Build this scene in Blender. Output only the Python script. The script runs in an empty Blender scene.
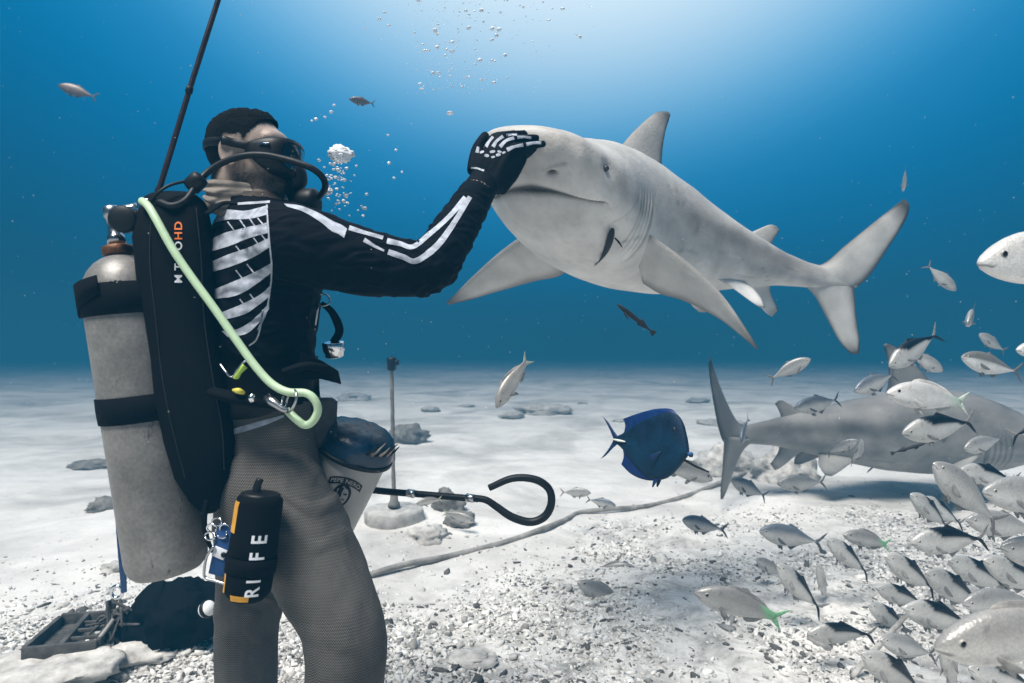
import bpy, bmesh, math, random
import numpy as np
from mathutils import Vector, Matrix
from mathutils.bvhtree import BVHTree
from mathutils import noise as mnoise

random.seed(7)
RNG = np.random.default_rng(7)
SC = bpy.context.scene
COL = SC.collection
rad = math.radians

# ------------------------------------------------------------------ camera
FPX, CAMH, HORIZON = 620.0, 1.25, 350.0
PITCH = math.atan((HORIZON - 341.5) / FPX)
CP, SP = math.cos(PITCH), math.sin(PITCH)
cam_d = bpy.data.cameras.new('camera')
cam = bpy.data.objects.new('camera', cam_d)
COL.objects.link(cam)
cam.location = (0, 0, CAMH)
cam.rotation_euler = (math.pi / 2 + PITCH, 0, 0)
cam_d.sensor_width = 36.0
cam_d.lens = 36.0 * FPX / 1024.0
cam_d.clip_start = 0.05
cam_d.clip_end = 500.0
SC.camera = cam
cam_d.dof.use_dof = True
cam_d.dof.focus_distance = 1.8
cam_d.dof.aperture_fstop = 4.0


def at(px, py, d):
    """world point seen at pixel (px, py) of the photograph, d metres in front of the lens"""
    x = (px - 512.0) / FPX * d
    v = (341.5 - py) / FPX * d
    return Vector((x, d * CP - v * SP, CAMH + d * SP + v * CP))


# ------------------------------------------------------------------ view, world, sun, water haze
SC.view_settings.view_transform = 'Standard'
SC.view_settings.look = 'None'
SC.view_settings.exposure = 0.68
SC.view_settings.gamma = 1.0
SC.cycles.use_denoising = True
SC.cycles.max_bounces = 6
SC.cycles.volume_bounces = 1
SC.cycles.transparent_max_bounces = 12

SUN_EL, SUN_AZ = rad(63), rad(213)      # high sun over the left shoulder
world = bpy.data.worlds.new('World')
SC.world = world
world.use_nodes = True


class NT:
    def __init__(self, tree, clear=True):
        self.t = tree
        if clear:
            tree.nodes.clear()

    def n(self, kind, **kw):
        nd = self.t.nodes.new(kind)
        for k, v in kw.items():
            if k == 'inp':
                for kk, vv in v.items():
                    if isinstance(vv, bpy.types.NodeSocket):
                        self.t.links.new(vv, nd.inputs[kk])
                    else:
                        nd.inputs[kk].default_value = vv
            else:
                setattr(nd, k, v)
        return nd

    def math(self, op, a, b=None, c=None, clamp=False):
        i = {0: a}
        if b is not None:
            i[1] = b
        if c is not None:
            i[2] = c
        nd = self.n('ShaderNodeMath', operation=op, inp=i)
        nd.use_clamp = clamp
        return nd.outputs[0]

    def ramp(self, fac, stops, interp='LINEAR'):
        nd = self.n('ShaderNodeValToRGB', inp={0: fac})
        cr = nd.color_ramp
        cr.interpolation = interp
        while len(cr.elements) < len(stops):
            cr.elements.new(0.5)
        for e, (p, c) in zip(cr.elements, stops):
            e.position = p
            e.color = c if len(c) == 4 else (*c, 1)
        return nd.outputs[0]

    def mix(self, fac, a, b, blend='MIX'):
        nd = self.n('ShaderNodeMix', data_type='RGBA', blend_type=blend)
        for idx, v in ((0, fac), (6, a), (7, b)):
            if isinstance(v, bpy.types.NodeSocket):
                self.t.links.new(v, nd.inputs[idx])
            else:
                nd.inputs[idx].default_value = v if idx == 0 or len(v) == 4 else (*v, 1)
        return nd.outputs[2]

    def noise(self, vec, scale, detail=4, rough=0.55, dist=0.0):
        nd = self.n('ShaderNodeTexNoise', inp={'Scale': scale, 'Detail': detail, 'Roughness': rough, 'Distortion': dist})
        if vec is not None:
            self.t.links.new(vec, nd.inputs['Vector'])
        return nd.outputs[0]


w = NT(world.node_tree)
geo = w.n('ShaderNodeTexCoord')
sep = w.n('ShaderNodeSeparateXYZ', inp={0: geo.outputs['Generated']})
dirv = geo.outputs['Generated']
# the water column: deep blue around the horizon, paling to the bright surface overhead
glow_dir = Vector((math.sin(rad(6)) * math.cos(rad(52)), math.cos(rad(6)) * math.cos(rad(52)), math.sin(rad(52))))
dot = w.n('ShaderNodeVectorMath', operation='DOT_PRODUCT', inp={0: dirv, 1: glow_dir}).outputs['Value']
t_glow = w.n('ShaderNodeMapRange', inp={0: dot, 1: 0.42, 2: 1.0, 3: 0.0, 4: 1.0}).outputs[0]
watercol = w.ramp(t_glow, [(0.0, (0.0, 0.034, 0.070)), (0.25, (0.0, 0.072, 0.165)), (0.45, (0.0, 0.118, 0.275)),
                           (0.63, (0.0, 0.178, 0.41)), (0.75, (0.09, 0.36, 0.62)), (0.88, (0.62, 0.74, 0.81)), (1.0, (0.86, 0.90, 0.93))], 'B_SPLINE')
skyt = w.n('ShaderNodeTexSky', sky_type='NISHITA', sun_disc=False)
skyt.sun_elevation = SUN_EL
skyt.sun_rotation = SUN_AZ
up = w.n('ShaderNodeMapRange', inp={0: sep.outputs[2], 1: 0.80, 2: 0.95, 3: 0.0, 4: 1.0}).outputs[0]
skyc = w.mix(1.0, skyt.outputs[0], (0.10, 0.10, 0.10, 1), 'MULTIPLY')
wcol = w.mix(up, watercol, skyc)
bg = w.n('ShaderNodeBackground', inp={0: wcol, 1: 1.0})
wo = w.n('ShaderNodeOutputWorld', inp={0: bg.outputs[0]})

sun_d = bpy.data.lights.new('sun', 'SUN')
sun_d.energy = 5.0
sun_d.angle = rad(24.0)
sun_d.color = (1.0, 0.96, 0.90)
sun = bpy.data.objects.new('sun', sun_d)
COL.objects.link(sun)
sdir = Vector((math.sin(SUN_AZ) * math.cos(SUN_EL), math.cos(SUN_AZ) * math.cos(SUN_EL), math.sin(SUN_EL)))
sun.rotation_euler = sdir.to_track_quat('Z', 'Y').to_euler()


# ------------------------------------------------------------------ object helpers
INV = {}


def tag(o, label=None, cat=None, group=None, kind=None):
    for k, v in (('label', label), ('category', cat), ('group', group), ('kind', kind)):
        if v:
            o[k] = v
    return o


def thing(name, label, cat, loc=(0, 0, 0), group=None):
    o = bpy.data.objects.new(name, None)
    o.empty_display_size = 0.05
    COL.objects.link(o)
    o.location = loc
    INV[o] = Matrix.Translation(Vector(loc))
    tag(o, label, cat, group)
    return o


def mesh_obj(name, V, Fc, mat, parent=None, col=None, smooth=True, mats=None, fmat=None):
    """one mesh object; V in world coordinates"""
    V = np.asarray(V, float).reshape(-1, 3)
    if parent is not None:
        M = np.array(INV[parent].inverted())
        V = V @ M[:3, :3].T + M[:3, 3]
    me = bpy.data.meshes.new(name)
    me.from_pydata(V.tolist(), [], [list(map(int, f)) for f in Fc])
    if smooth:
        me.polygons.foreach_set('use_smooth', [True] * len(me.polygons))
    if mats:
        for m in mats:
            me.materials.append(m)
        if fmat is not None:
            me.polygons.foreach_set('material_index', list(map(int, fmat)))
    elif mat is not None:
        me.materials.append(mat)
    if col is not None:
        a = me.color_attributes.new('Col', 'FLOAT_COLOR', 'POINT')
        c = np.ones((len(V), 4))
        c[:, :3] = np.asarray(col)
        a.data.foreach_set('color', c.ravel())
    me.update()
    o = bpy.data.objects.new(name, me)
    COL.objects.link(o)
    if parent is not None:
        o.parent = parent
        INV[o] = INV[parent]
    else:
        INV[o] = Matrix.Identity(4)
    return o


def join(*parts):
    V, Fc, n = [], [], 0
    for v, f in parts:
        v = np.asarray(v, float).reshape(-1, 3)
        V.append(v)
        Fc += [[i + n for i in q] for q in f]
        n += len(v)
    return np.vstack(V), Fc


def grid_faces(n, m, closed=True, cap0=False, cap1=False):
    """n rings of m points"""
    Fc = []
    for i in range(n - 1):
        for j in range(m if closed else m - 1):
            k = (j + 1) % m
            Fc.append((i * m + j, i * m + k, (i + 1) * m + k, (i + 1) * m + j))
    if cap0:
        Fc.append(tuple(range(m - 1, -1, -1)))
    if cap1:
        Fc.append(tuple(range((n - 1) * m, n * m)))
    return Fc


def resample(P, n, smooth=True):
    P = np.asarray([tuple(p) for p in P], float)
    if smooth and len(P) > 2:       # Catmull-Rom
        Q = np.vstack([2 * P[0] - P[1], P, 2 * P[-1] - P[-2]])
        out = []
        for i in range(1, len(Q) - 2):
            for t in np.linspace(0, 1, 12, endpoint=False):
                a, b, c, d = Q[i - 1], Q[i], Q[i + 1], Q[i + 2]
                out.append(.5 * (2 * b + (c - a) * t + (2 * a - 5 * b + 4 * c - d) * t * t + (3 * b - a - 3 * c + d) * t ** 3))
        out.append(Q[-2])
        P = np.array(out)
    L = np.concatenate([[0], np.cumsum(np.linalg.norm(np.diff(P, axis=0), axis=1))])
    u = np.linspace(0, L[-1], n)
    return np.stack([np.interp(u, L, P[:, k]) for k in range(P.shape[1])], 1)


def tube(P, r, n=None, m=10, smooth=True, flat=1.0, cap=True, up=(0, 0, 1)):
    """tube along P; r a number or a list of radii along it; flat squashes one axis"""
    n = n or max(2, len(P) * 6)
    C = resample(P, n, smooth)
    rr = np.interp(np.linspace(0, 1, n), np.linspace(0, 1, len(r)), r) if hasattr(r, '__len__') else np.full(n, r)
    T = np.gradient(C, axis=0)
    T /= np.linalg.norm(T, axis=1)[:, None] + 1e-12
    u = np.array(up, float)
    if abs(T[0] @ u) > .95:
        u = np.array((1., 0, 0))
    V = []
    a = np.cross(T[0], u); a /= np.linalg.norm(a)
    th = np.linspace(0, 2 * np.pi, m, endpoint=False)
    for i in range(n):
        a = a - T[i] * (a @ T[i]); a /= np.linalg.norm(a) + 1e-12
        b = np.cross(T[i], a)
        V.append(C[i] + rr[i] * (np.cos(th)[:, None] * a + flat * np.sin(th)[:, None] * b))
    return np.vstack(V), grid_faces(n, m, True, cap, cap)


def lathe(base, axis, prof, m=32, cap=True):
    """prof: (distance along axis, radius)"""
    ax = Vector(axis).normalized()
    a = ax.orthogonal().normalized()
    b = ax.cross(a)
    a, b, ax, base = map(np.array, (a, b, ax, Vector(base)))
    th = np.linspace(0, 2 * np.pi, m, endpoint=False)
    V = [base + h * ax + r * (np.cos(th)[:, None] * a + np.sin(th)[:, None] * b) for h, r in prof]
    return np.vstack(V), grid_faces(len(prof), m, True, cap, cap)


def box(c, ex, ey, ez, bev=0.12):
    """chamfered box: centre and three half-extent vectors"""
    c, ex, ey, ez = (np.array(Vector(q)) for q in (c, ex, ey, ez))
    bm = bmesh.new()
    bmesh.ops.create_cube(bm, size=2.0)
    s = min(map(np.linalg.norm, (ex, ey, ez)))
    for v in bm.verts:
        v.co = Vector((v.co.x * np.linalg.norm(ex), v.co.y * np.linalg.norm(ey), v.co.z * np.linalg.norm(ez)))
    if bev:
        bmesh.ops.bevel(bm, geom=list(bm.edges), offset=bev * s, segments=2, affect='EDGES', profile=.5)
    R = np.stack([ex / np.linalg.norm(ex), ey / np.linalg.norm(ey), ez / np.linalg.norm(ez)], 1)
    bm.verts.index_update()
    V = np.array([v.co for v in bm.verts]) @ R.T + c
    Fc = [[v.index for v in f.verts] for f in bm.faces]
    bm.free()
    return V, Fc


def ball(c, r, n=10, m=14, scale=(1, 1, 1)):
    th = np.linspace(0, np.pi, n + 1)[1:-1]
    ph = np.linspace(0, 2 * np.pi, m, endpoint=False)
    V = [(0, 0, 1)] + [(math.sin(t) * math.cos(p), math.sin(t) * math.sin(p), math.cos(t)) for t in th for p in ph] + [(0, 0, -1)]
    Fc = [(0, 1 + j, 1 + (j + 1) % m) for j in range(m)]
    for i in range(n - 2):
        for j in range(m):
            k = (j + 1) % m
            Fc.append((1 + i * m + j, 1 + (i + 1) * m + j, 1 + (i + 1) * m + k, 1 + i * m + k))
    b = 1 + (n - 2) * m
    Fc += [(len(V) - 1, b + (j + 1) % m, b + j) for j in range(m)]
    return np.array(V) * r * np.array(scale) + np.array(Vector(c)), Fc


def fin(le, te, thick, n=10, mc=7, taper=0.15):
    """thin solid fin lofted between a leading and a trailing edge, root first"""
    A, B = resample(le, n), resample(te, n)
    V = []
    k = np.linspace(0, 1, mc)
    prof = np.sin(np.pi * np.clip(k, 0.0, 1)) ** .6 * (1 - .45 * k) + .04
    for i in range(n):
        t = i / (n - 1)
        ch = B[i] - A[i]
        sp = (A[min(i + 1, n - 1)] + B[min(i + 1, n - 1)] - A[max(i - 1, 0)] - B[max(i - 1, 0)])
        nrm = np.cross(ch, sp)
        if np.linalg.norm(nrm) < 1e-12:
            nrm = last
        nrm = nrm / (np.linalg.norm(nrm) + 1e-12)
        last = nrm
        h = thick * (1 - (1 - taper) * t) / 2
        up = A[i] + k[:, None] * ch + prof[:, None] * h * nrm
        dn = A[i] + k[::-1, None] * ch - prof[::-1, None] * h * nrm
        V.append(np.vstack([up, dn]))
    return np.vstack(V), grid_faces(n, 2 * mc, True, True, True)


# ------------------------------------------------------------------ materials
def principled(name, base=(0.5, 0.5, 0.5), rough=0.5, metal=0.0, spec=0.5, var=0.0, vscale=20.0, bump=0.0, bscale=60.0,
               attr=False, coat=0.0, trans=0.0, dark=None, coord='Object'):
    m = bpy.data.materials.new(name)
    m.use_nodes = True
    t = NT(m.node_tree)
    tc = t.n('ShaderNodeTexCoord')
    vec = tc.outputs[coord]
    b = t.n('ShaderNodeBsdfPrincipled', inp={'Roughness': rough, 'Metallic': metal, 'Specular IOR Level': spec})
    if attr:
        c = t.n('ShaderNodeAttribute', attribute_name='Col').outputs['Color']
    else:
        c = None
    if var or c is not None:
        nz = t.noise(vec, vscale, 5, .6)
        f = t.n('ShaderNodeMapRange', inp={0: nz, 1: .3, 2: .7, 3: 1 - var, 4: 1 + var}).outputs[0]
        cc = t.n('ShaderNodeVectorMath', operation='SCALE', inp={0: c if c is not None else base, 'Scale': f})
        t.t.links.new(cc.outputs[0], b.inputs['Base Color'])
        rr = t.n('ShaderNodeMapRange', inp={0: nz, 1: .3, 2: .7, 3: max(0, rough - .08), 4: min(1, rough + .08)})
        t.t.links.new(rr.outputs[0], b.inputs['Roughness'])
    else:
        b.inputs['Base Color'].default_value = (*base, 1)
    if bump:
        nz = t.noise(vec, bscale, 4, .6)
        bp = t.n('ShaderNodeBump', inp={'Strength': min(1, bump), 'Distance': .004, 'Height': nz})
        t.t.links.new(bp.outputs[0], b.inputs['Normal'])
    if coat:
        b.inputs['Coat Weight'].default_value = coat
    if trans:
        b.inputs['Transmission Weight'].default_value = trans
    t.n('ShaderNodeOutputMaterial', inp={0: b.outputs[0]})
    m['nt'] = 1
    return m


MT = {}
MT['shark'] = principled('shark_skin', rough=.52, spec=.4, var=.20, vscale=7, bump=.5, bscale=90, attr=True)
m = bpy.data.materials.new('fish_scales'); m.use_nodes = True
t = NT(m.node_tree)
oc = t.n('ShaderNodeTexCoord').outputs['Object']
vo = t.n('ShaderNodeTexVoronoi', inp={'Vector': oc, 'Scale': 190.0})
nz = t.noise(oc, 18, 5, .6)
fa = t.math('MULTIPLY', t.math('MULTIPLY_ADD', vo.outputs['Distance'], -.26, 1.06), t.math('MULTIPLY_ADD', nz, .5, .75))
cc = t.n('ShaderNodeVectorMath', operation='SCALE', inp={0: t.n('ShaderNodeAttribute', attribute_name='Col').outputs['Color'], 'Scale': fa}).outputs[0]
b = t.n('ShaderNodeBsdfPrincipled', inp={'Base Color': cc, 'Metallic': .25, 'Specular IOR Level': .6})
t.t.links.new(t.math('MULTIPLY_ADD', nz, .35, .22), b.inputs['Roughness'])
bp = t.n('ShaderNodeBump', inp={'Strength': .22, 'Distance': .003, 'Height': vo.outputs['Distance']})
t.t.links.new(bp.outputs[0], b.inputs['Normal'])
t.n('ShaderNodeOutputMaterial', inp={0: b.outputs[0]})
MT['fish'] = m
MT['fishfin'] = principled('fin_membrane', rough=.5, spec=.4, var=.18, vscale=60, bump=.3, bscale=200, attr=True)
MT['eye'] = principled('eye', rough=.28, spec=.4, attr=True)
MT['rubber'] = principled('black_rubber', (.005, .0055, .007), .5, spec=.28, var=.2, bump=.15)
MT['chrome'] = principled('chrome', (.75, .76, .78), .16, 1.0, var=.1)
MT['steel'] = principled('steel', (.45, .46, .47), .3, 1.0, var=.2)
# ------------------------------------------------------------------ haze and seabed
hz = bpy.data.materials.new('water_haze')
hz.use_nodes = True
t = NT(hz.node_tree)
pv = t.n('ShaderNodeVolumePrincipled', inp={'Color': (0.014, 0.118, 0.210, 1), 'Density': 0.080, 'Anisotropy': 0.0})
t.n('ShaderNodeOutputMaterial', inp={1: pv.outputs[0]})
V, Fc = box((0, 66, 1.05), (125, 0, 0), (0, 86, 0), (0, 0, 2.35), 0)
haze = tag(mesh_obj('haze', V, Fc, hz, smooth=False), kind='stuff')


def fbm(x, y, sc, oct=4, seed=0.0):
    return mnoise.fractal(Vector((x * sc + seed, y * sc - seed, seed * .37)), 1.0, 2.0, oct)


def ground_z(x, y):
    d = math.hypot(x, y)
    z = 0.05 * fbm(x, y, .35, 3, 3.1) * min(1, d / 4)
    # coral-rubble shelf across the near right, smooth sand tongue in the middle distance
    z += 0.035 * fbm(x, y, 1.3, 4, 9.2)
    if d < 10:
        z += .010 * fbm(x, y, 5.5, 3, 21.0)
    # low rocky mound at the near left
    m = math.exp(-(((x + 1.75) / 1.0) ** 2 + ((y - 2.35) / .38) ** 2))
    z += m * (.10 + .05 * fbm(x, y, 3.0, 4, 5.0))
    # far hummocks
    if y > 8:
        z += .16 * max(0, fbm(x, y, .22, 3, 14.0)) * min(1, (y - 8) / 6)
    return z


def rubble_mask(x, y):
    e = fbm(x, y, .7, 3, 2.2)
    yb = 3.75 + 1.7 * max(-.85, min(.9, x / max(y, .5)))
    return 1 / (1 + math.exp((y - yb + .9 * e) * 3.2))


def seabed():
    xs = np.concatenate([-np.geomspace(120, 6, 44)[:-1], np.linspace(-6, 6, 260), np.geomspace(6, 120, 44)[1:]])
    ys = np.concatenate([np.linspace(-16, 1.2, 20, endpoint=False), np.linspace(1.2, 9, 240), np.geomspace(9, 148, 130)[1:]])
    V = np.array([(x, y, ground_z(x, y)) for y in ys for x in xs])
    c = np.array([(rubble_mask(x, y),) * 3 for x, y, _ in V])
    m = bpy.data.materials.new('coral_sand')
    m.use_nodes = True
    t = NT(m.node_tree)
    pos = t.n('ShaderNodeNewGeometry').outputs['Position']
    rm = t.n('ShaderNodeAttribute', attribute_name='Col').outputs['Fac']
    n1 = t.noise(pos, 1.1, 5, .6)
    n2 = t.noise(pos, 24, 4, .7)
    n3 = t.noise(pos, 6.0, 6, .65, .6)
    sand = t.ramp(n1, [(.30, (.60, .575, .54)), (.55, (.78, .75, .71)), (.8, (.84, .815, .775))])
    speck = t.n('ShaderNodeMapRange', inp={0: n2, 1: .60, 2: .74, 3: 1.0, 4: .62}).outputs[0]
    patch = t.ramp(n3, [(.30, (.20, .19, .175)), (.42, (.42, .40, .375)), (.55, (.68, .655, .62)), (.75, (.84, .815, .775))])
    mixf = t.math('MULTIPLY', rm, .9)
    n0 = t.noise(pos, .55, 5, .62, .8)
    drift = t.n('ShaderNodeMapRange', inp={0: n0, 1: .46, 2: .70, 3: 1.0, 4: .50}).outputs[0]
    sand = t.n('ShaderNodeVectorMath', operation='SCALE', inp={0: sand, 'Scale': drift}).outputs[0]
    c0 = t.mix(mixf, sand, patch)
    c1 = t.n('ShaderNodeVectorMath', operation='SCALE', inp={0: c0, 'Scale': speck}).outputs[0]
    b = t.n('ShaderNodeBsdfPrincipled', inp={'Roughness': .95, 'Specular IOR Level': .1, 'Base Color': c1})
    h = t.math('ADD', t.math('MULTIPLY', n2, t.math('MULTIPLY_ADD', rm, .8, .2)), t.math('MULTIPLY', n3, 1.2))
    bp = t.n('ShaderNodeBump', inp={'Strength': .6, 'Distance': .02, 'Height': h})
    t.t.links.new(bp.outputs[0], b.inputs['Normal'])
    t.n('ShaderNodeOutputMaterial', inp={0: b.outputs[0]})
    o = mesh_obj('seabed', V, grid_faces(len(ys), len(xs), False), m, col=c)
    tag(o, kind='structure')


seabed()


# ------------------------------------------------------------------ sharks
SH_S = [0, .004, .012, .03, .06, .10, .15, .20, .26, .33, .42, .52, .62, .70, .76, .80, .84, .885]
SH_ZT = [0, .010, .016, .025, .037, .055, .081, .101, .110, .110, .099, .076, .053, .035, .026, .024, .018, .004]
SH_ZB = [0, .013, .023, .037, .055, .074, .087, .094, .098, .098, .090, .070, .045, .028, .022, .020, .014, .004]
SH_W = [0, .030, .051, .073, .088, .099, .104, .104, .101, .096, .088, .070, .045, .026, .017, .012, .007, .0015]


def make_shark(name, label, group, x0, y0, z0, TL, angs, pitch, side, back, belly, pec_l, pec_r, tail_scale=1.0, lift=.026, roll=.15, mottle=.13):
    """angs: heading of the body (snout to tail) at stations; side=+1 if local 'lat' + points to the viewer's right of the tail direction"""
    ss = np.linspace(0, 1.05, 211)
    ang = np.interp(ss, angs[0], angs[1])
    ker = np.ones(21) / 21
    ang = np.convolve(np.pad(ang, 10, mode='edge'), ker, 'valid')
    d = np.stack([np.sin(ang) * math.cos(pitch), np.cos(ang) * math.cos(pitch), np.full_like(ang, math.sin(pitch))], 1)
    C = np.array([x0, y0, z0]) + np.vstack([[0, 0, 0], np.cumsum((d[1:] + d[:-1]) / 2 * ss[1], 0)]) * TL

    def P(s, lat, z):
        s = np.asarray(s, float); lat = np.asarray(lat, float); z = np.asarray(z, float)
        c = np.stack([np.interp(s, ss, C[:, k]) for k in range(3)], -1)
        a = np.interp(s, ss, ang)
        Lv = np.stack([np.cos(a), -np.sin(a), np.zeros_like(a)], -1)
        Zv = np.stack([-np.sin(a) * math.sin(pitch), -np.cos(a) * math.sin(pitch), np.full_like(a, math.cos(pitch))], -1)
        return c + TL * (lat[..., None] * Lv + z[..., None] * Zv)

    P0 = P

    def P(s, lat, z):          # the head lifts a little from the line of the trunk
        h = np.clip((.20 - np.asarray(s, float)) / .20, 0, 1)
        return P0(s, lat, np.asarray(z, float) + lift * h ** 1.5 - roll * np.asarray(lat, float) * np.clip((.30 - np.asarray(s, float)) / .2, 0, 1))

    root = thing(name, label, 'shark', C[80], group)
    # body rings
    st = np.concatenate([[.0008], np.linspace(.003, .02, 9, endpoint=False), np.linspace(.02, .13, 66, endpoint=False),
                         np.linspace(.13, .26, 60, endpoint=False), np.linspace(.26, .885, 64)])
    m = 112
    th = np.linspace(0, 2 * np.pi, m, endpoint=False)      # 0 = +lat, pi/2 = top
    s2, t2 = np.meshgrid(st, th, indexing='ij')
    # smooth the tables a little
    fine = np.linspace(0, .885, 420)

    def tab(T):
        v = np.interp(fine, SH_S, T)
        w_ = np.sqrt(np.maximum(fine, 0) / .03) if False else None
        k = np.ones(9) / 9
        vs = np.convolve(np.pad(v, 4, mode='edge'), k, 'valid')
        bl = np.clip((fine - .02) / .03, 0, 1)
        return np.interp(s2, fine, v * (1 - bl) + vs * bl) * np.clip(np.sqrt(s2 / .004), 0, 1) ** .3
    W_, T_, B_ = tab(SH_W), tab(SH_ZT), tab(SH_ZB)
    cs, sn = np.cos(t2), np.sin(t2)
    ex = .86
    lat = W_ * np.sign(cs) * np.abs(cs) ** ex
    z = np.where(sn >= 0, T_ * np.abs(sn) ** ex, -B_ * np.abs(sn) ** ex)
    u = np.abs(lat)
    # mouth: an arch on the underside of the head
    sm = .051 + .043 * np.clip(u / .086, 0, 1.2) ** 2.2
    low = np.clip((-sn - .03) / .12, 0, 1) * np.clip((.087 - u) / .006, 0, 1)
    ds = s2 - sm
    groove = low * np.exp(-(ds / (.0098 - .062 * u)) ** 2)
    jaw = low * np.clip(ds / .004, 0, 1) * np.exp(-np.clip(ds, 0, 1) / .03)
    shrink = 1 - .13 * groove
    lat *= shrink
    z = z * shrink + np.where(z < 0, .0095 * jaw, 0)
    lip = low * np.exp(-((ds + .006) / .004) ** 2)
    z -= .0018 * lip
    # gill slits
    dark = .95 * np.clip(groove * 2.6 - .5, 0, 1)
    for k in range(5):
        sg = .172 + .0125 * k
        sgc = sg + .010 * ((z + .012) / .05) ** 2 + .16 * (z + .02)
        band = np.clip((z + .074) / .012, 0, 1) * np.clip((.012 - z) / .012, 0, 1) * (np.abs(cs) > .3)
        g = band * np.exp(-((s2 - sgc) / .0021) ** 2)
        lat *= 1 - .022 * g
        ridge = band * np.exp(-((s2 - sgc + .0055) / .004) ** 2)
        lat *= 1 + .012 * ridge
        dark = np.maximum(dark, .42 * g)
    # cheek bulge and the deep crease ahead of the pectoral fin
    lat *= 1 + .045 * np.exp(-((s2 - .135) / .035) ** 2) * np.exp(-((z + .02) / .04) ** 2)
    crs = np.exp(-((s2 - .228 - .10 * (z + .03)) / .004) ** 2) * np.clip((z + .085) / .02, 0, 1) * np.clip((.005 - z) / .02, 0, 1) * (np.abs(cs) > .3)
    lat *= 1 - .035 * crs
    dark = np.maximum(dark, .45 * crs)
    # nostrils: a short slit each side under the snout rim
    for sg in (1, -1):
        dn = np.sqrt(((s2 - .030 - .10 * np.abs(lat - sg * .032)) / .0028) ** 2 + ((lat - sg * .032) / .0075) ** 2)
        g = np.exp(-dn ** 2) * (z < -.004)
        z += .005 * g
        dark = np.maximum(dark, .93 * np.clip(1.5 * g - .2, 0, 1))
        # shallow eye socket
        de = np.sqrt(((s2 - .070) / .011) ** 2 + ((z + .004) / .010) ** 2)
        so = np.exp(-de ** 2) * (np.sign(lat) == sg)
        lat *= 1 - .05 * so
    V = P(s2, lat, z).reshape(-1, 3)
    # colours: grey back, pale belly, wavering border
    nz = np.array([mnoise.fractal(Vector((a * 14, b * 30, 1.7)), 1, 2, 3) for a, b in zip(s2.ravel(), z.ravel())]).reshape(s2.shape)
    border = -.022 + .028 * np.clip((s2 - .3) / .4, 0, 1) * 0 + .011 * nz
    f = 1 / (1 + np.exp(-(z - border) / .009))
    col = np.array(belly) * (1 - f[..., None]) + np.array(back) * f[..., None]
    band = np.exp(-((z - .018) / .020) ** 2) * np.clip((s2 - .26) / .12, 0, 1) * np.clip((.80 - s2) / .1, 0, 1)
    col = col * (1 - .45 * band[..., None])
    col = col * (1 + mottle * nz[..., None])
    for sg in (1, -1):          # skin crease over each nostril
        cr = np.exp(-((s2 - .024 - .5 * np.clip(np.abs(lat) - .040, -.03, .03) ** 2 * 20) / .0016) ** 2) * (np.sign(lat) == sg) * (np.abs(np.abs(lat) - .036) < .016) * (z < .01)
        dark = np.maximum(dark, .35 * cr)
    n5 = np.array([mnoise.noise(Vector((a * 90, b * 160, c * 160))) for a, b, c in zip(s2.ravel(), z.ravel(), lat.ravel())]).reshape(s2.shape)
    col = col * (1 - .16 * np.clip(n5 - .25, 0, 1)[..., None] * 1.6)
    rsc = np.random.default_rng(int(TL * 100))
    for _ in range(34):          # old scratches and mating scars
        a0, z0_ = rsc.uniform(.10, .72), rsc.uniform(-.06, .07)
        an, ln_ = rsc.normal(.35, .5), rsc.uniform(.008, .035)
        du = (s2 - a0) * math.cos(an) + (z - z0_) * math.sin(an); dv = -(s2 - a0) * math.sin(an) + (z - z0_) * math.cos(an)
        sc = np.exp(-(dv / .0016) ** 2) * (np.abs(du) < ln_) * (np.sign(lat) == rsc.choice((-1, 1)))
        col = col * (1 + rsc.choice((-.32, -.22, .22)) * sc[..., None])
    col = col * (1 - dark[..., None])
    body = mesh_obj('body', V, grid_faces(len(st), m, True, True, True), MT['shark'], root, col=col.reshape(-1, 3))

    def pal(n, mc, base, tipdark=.5, edge=.3, le_edge=.0):
        c = []
        for i in range(n):
            tt = i / (n - 1)
            k = np.linspace(0, 1, mc)
            kk = np.concatenate([k, k[::-1]])
            side_ = np.concatenate([np.zeros(mc), np.ones(mc)])
            b0 = np.array(base[0]) if True else 0
            b1 = np.array(base[1])
            v = b0[None] * (1 - side_[:, None]) + b1[None] * side_[:, None]
            dk = np.clip(tipdark * np.clip((tt - .76) / .2, 0, 1) ** 1.3 + edge * np.clip((kk - .76) / .22, 0, 1) ** 1.5 + le_edge * np.clip((.10 - kk) / .10, 0, 1), 0, .9)
            c.append(v * (1 - dk[:, None]))
        return np.vstack(c)

    def addfin(nm, le, te, thick, base, n=16, mc=15, **kw):
        Vf, Ff = fin([P(*q) for q in le], [P(*q) for q in te], thick * TL, n, mc, .12)
        return mesh_obj(nm, Vf, Ff, MT['shark'], root, col=pal(n, mc, base, **kw))

    bk, bl = np.array(back), np.array(belly)
    mid = .5 * bk + .5 * bl
    addfin('dorsal_fin', [(.245, 0, .085), (.285, 0, .118), (.325, 0, .165), (.372, 0, .212), (.402, 0, .226)],
           [(.425, 0, .083), (.404, 0, .105), (.397, 0, .140), (.400, 0, .185), (.410, 0, .222)], .024, (bk, bk), edge=.75, tipdark=.6, n=24, le_edge=.5)
    addfin('second_dorsal_fin', [(.60, 0, .045), (.635, 0, .066), (.665, 0, .082), (.680, 0, .083)],
           [(.674, 0, .035), (.674, 0, .046), (.680, 0, .060), (.690, 0, .076)], .009, (bk, bk), edge=.55)
    addfin('anal_fin', [(.61, 0, -.040), (.640, 0, -.060), (.672, 0, -.083), (.690, 0, -.090)],
           [(.678, 0, -.028), (.680, 0, -.042), (.690, 0, -.058), (.704, 0, -.074)], .010, (bl, bl), edge=.5)
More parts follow.
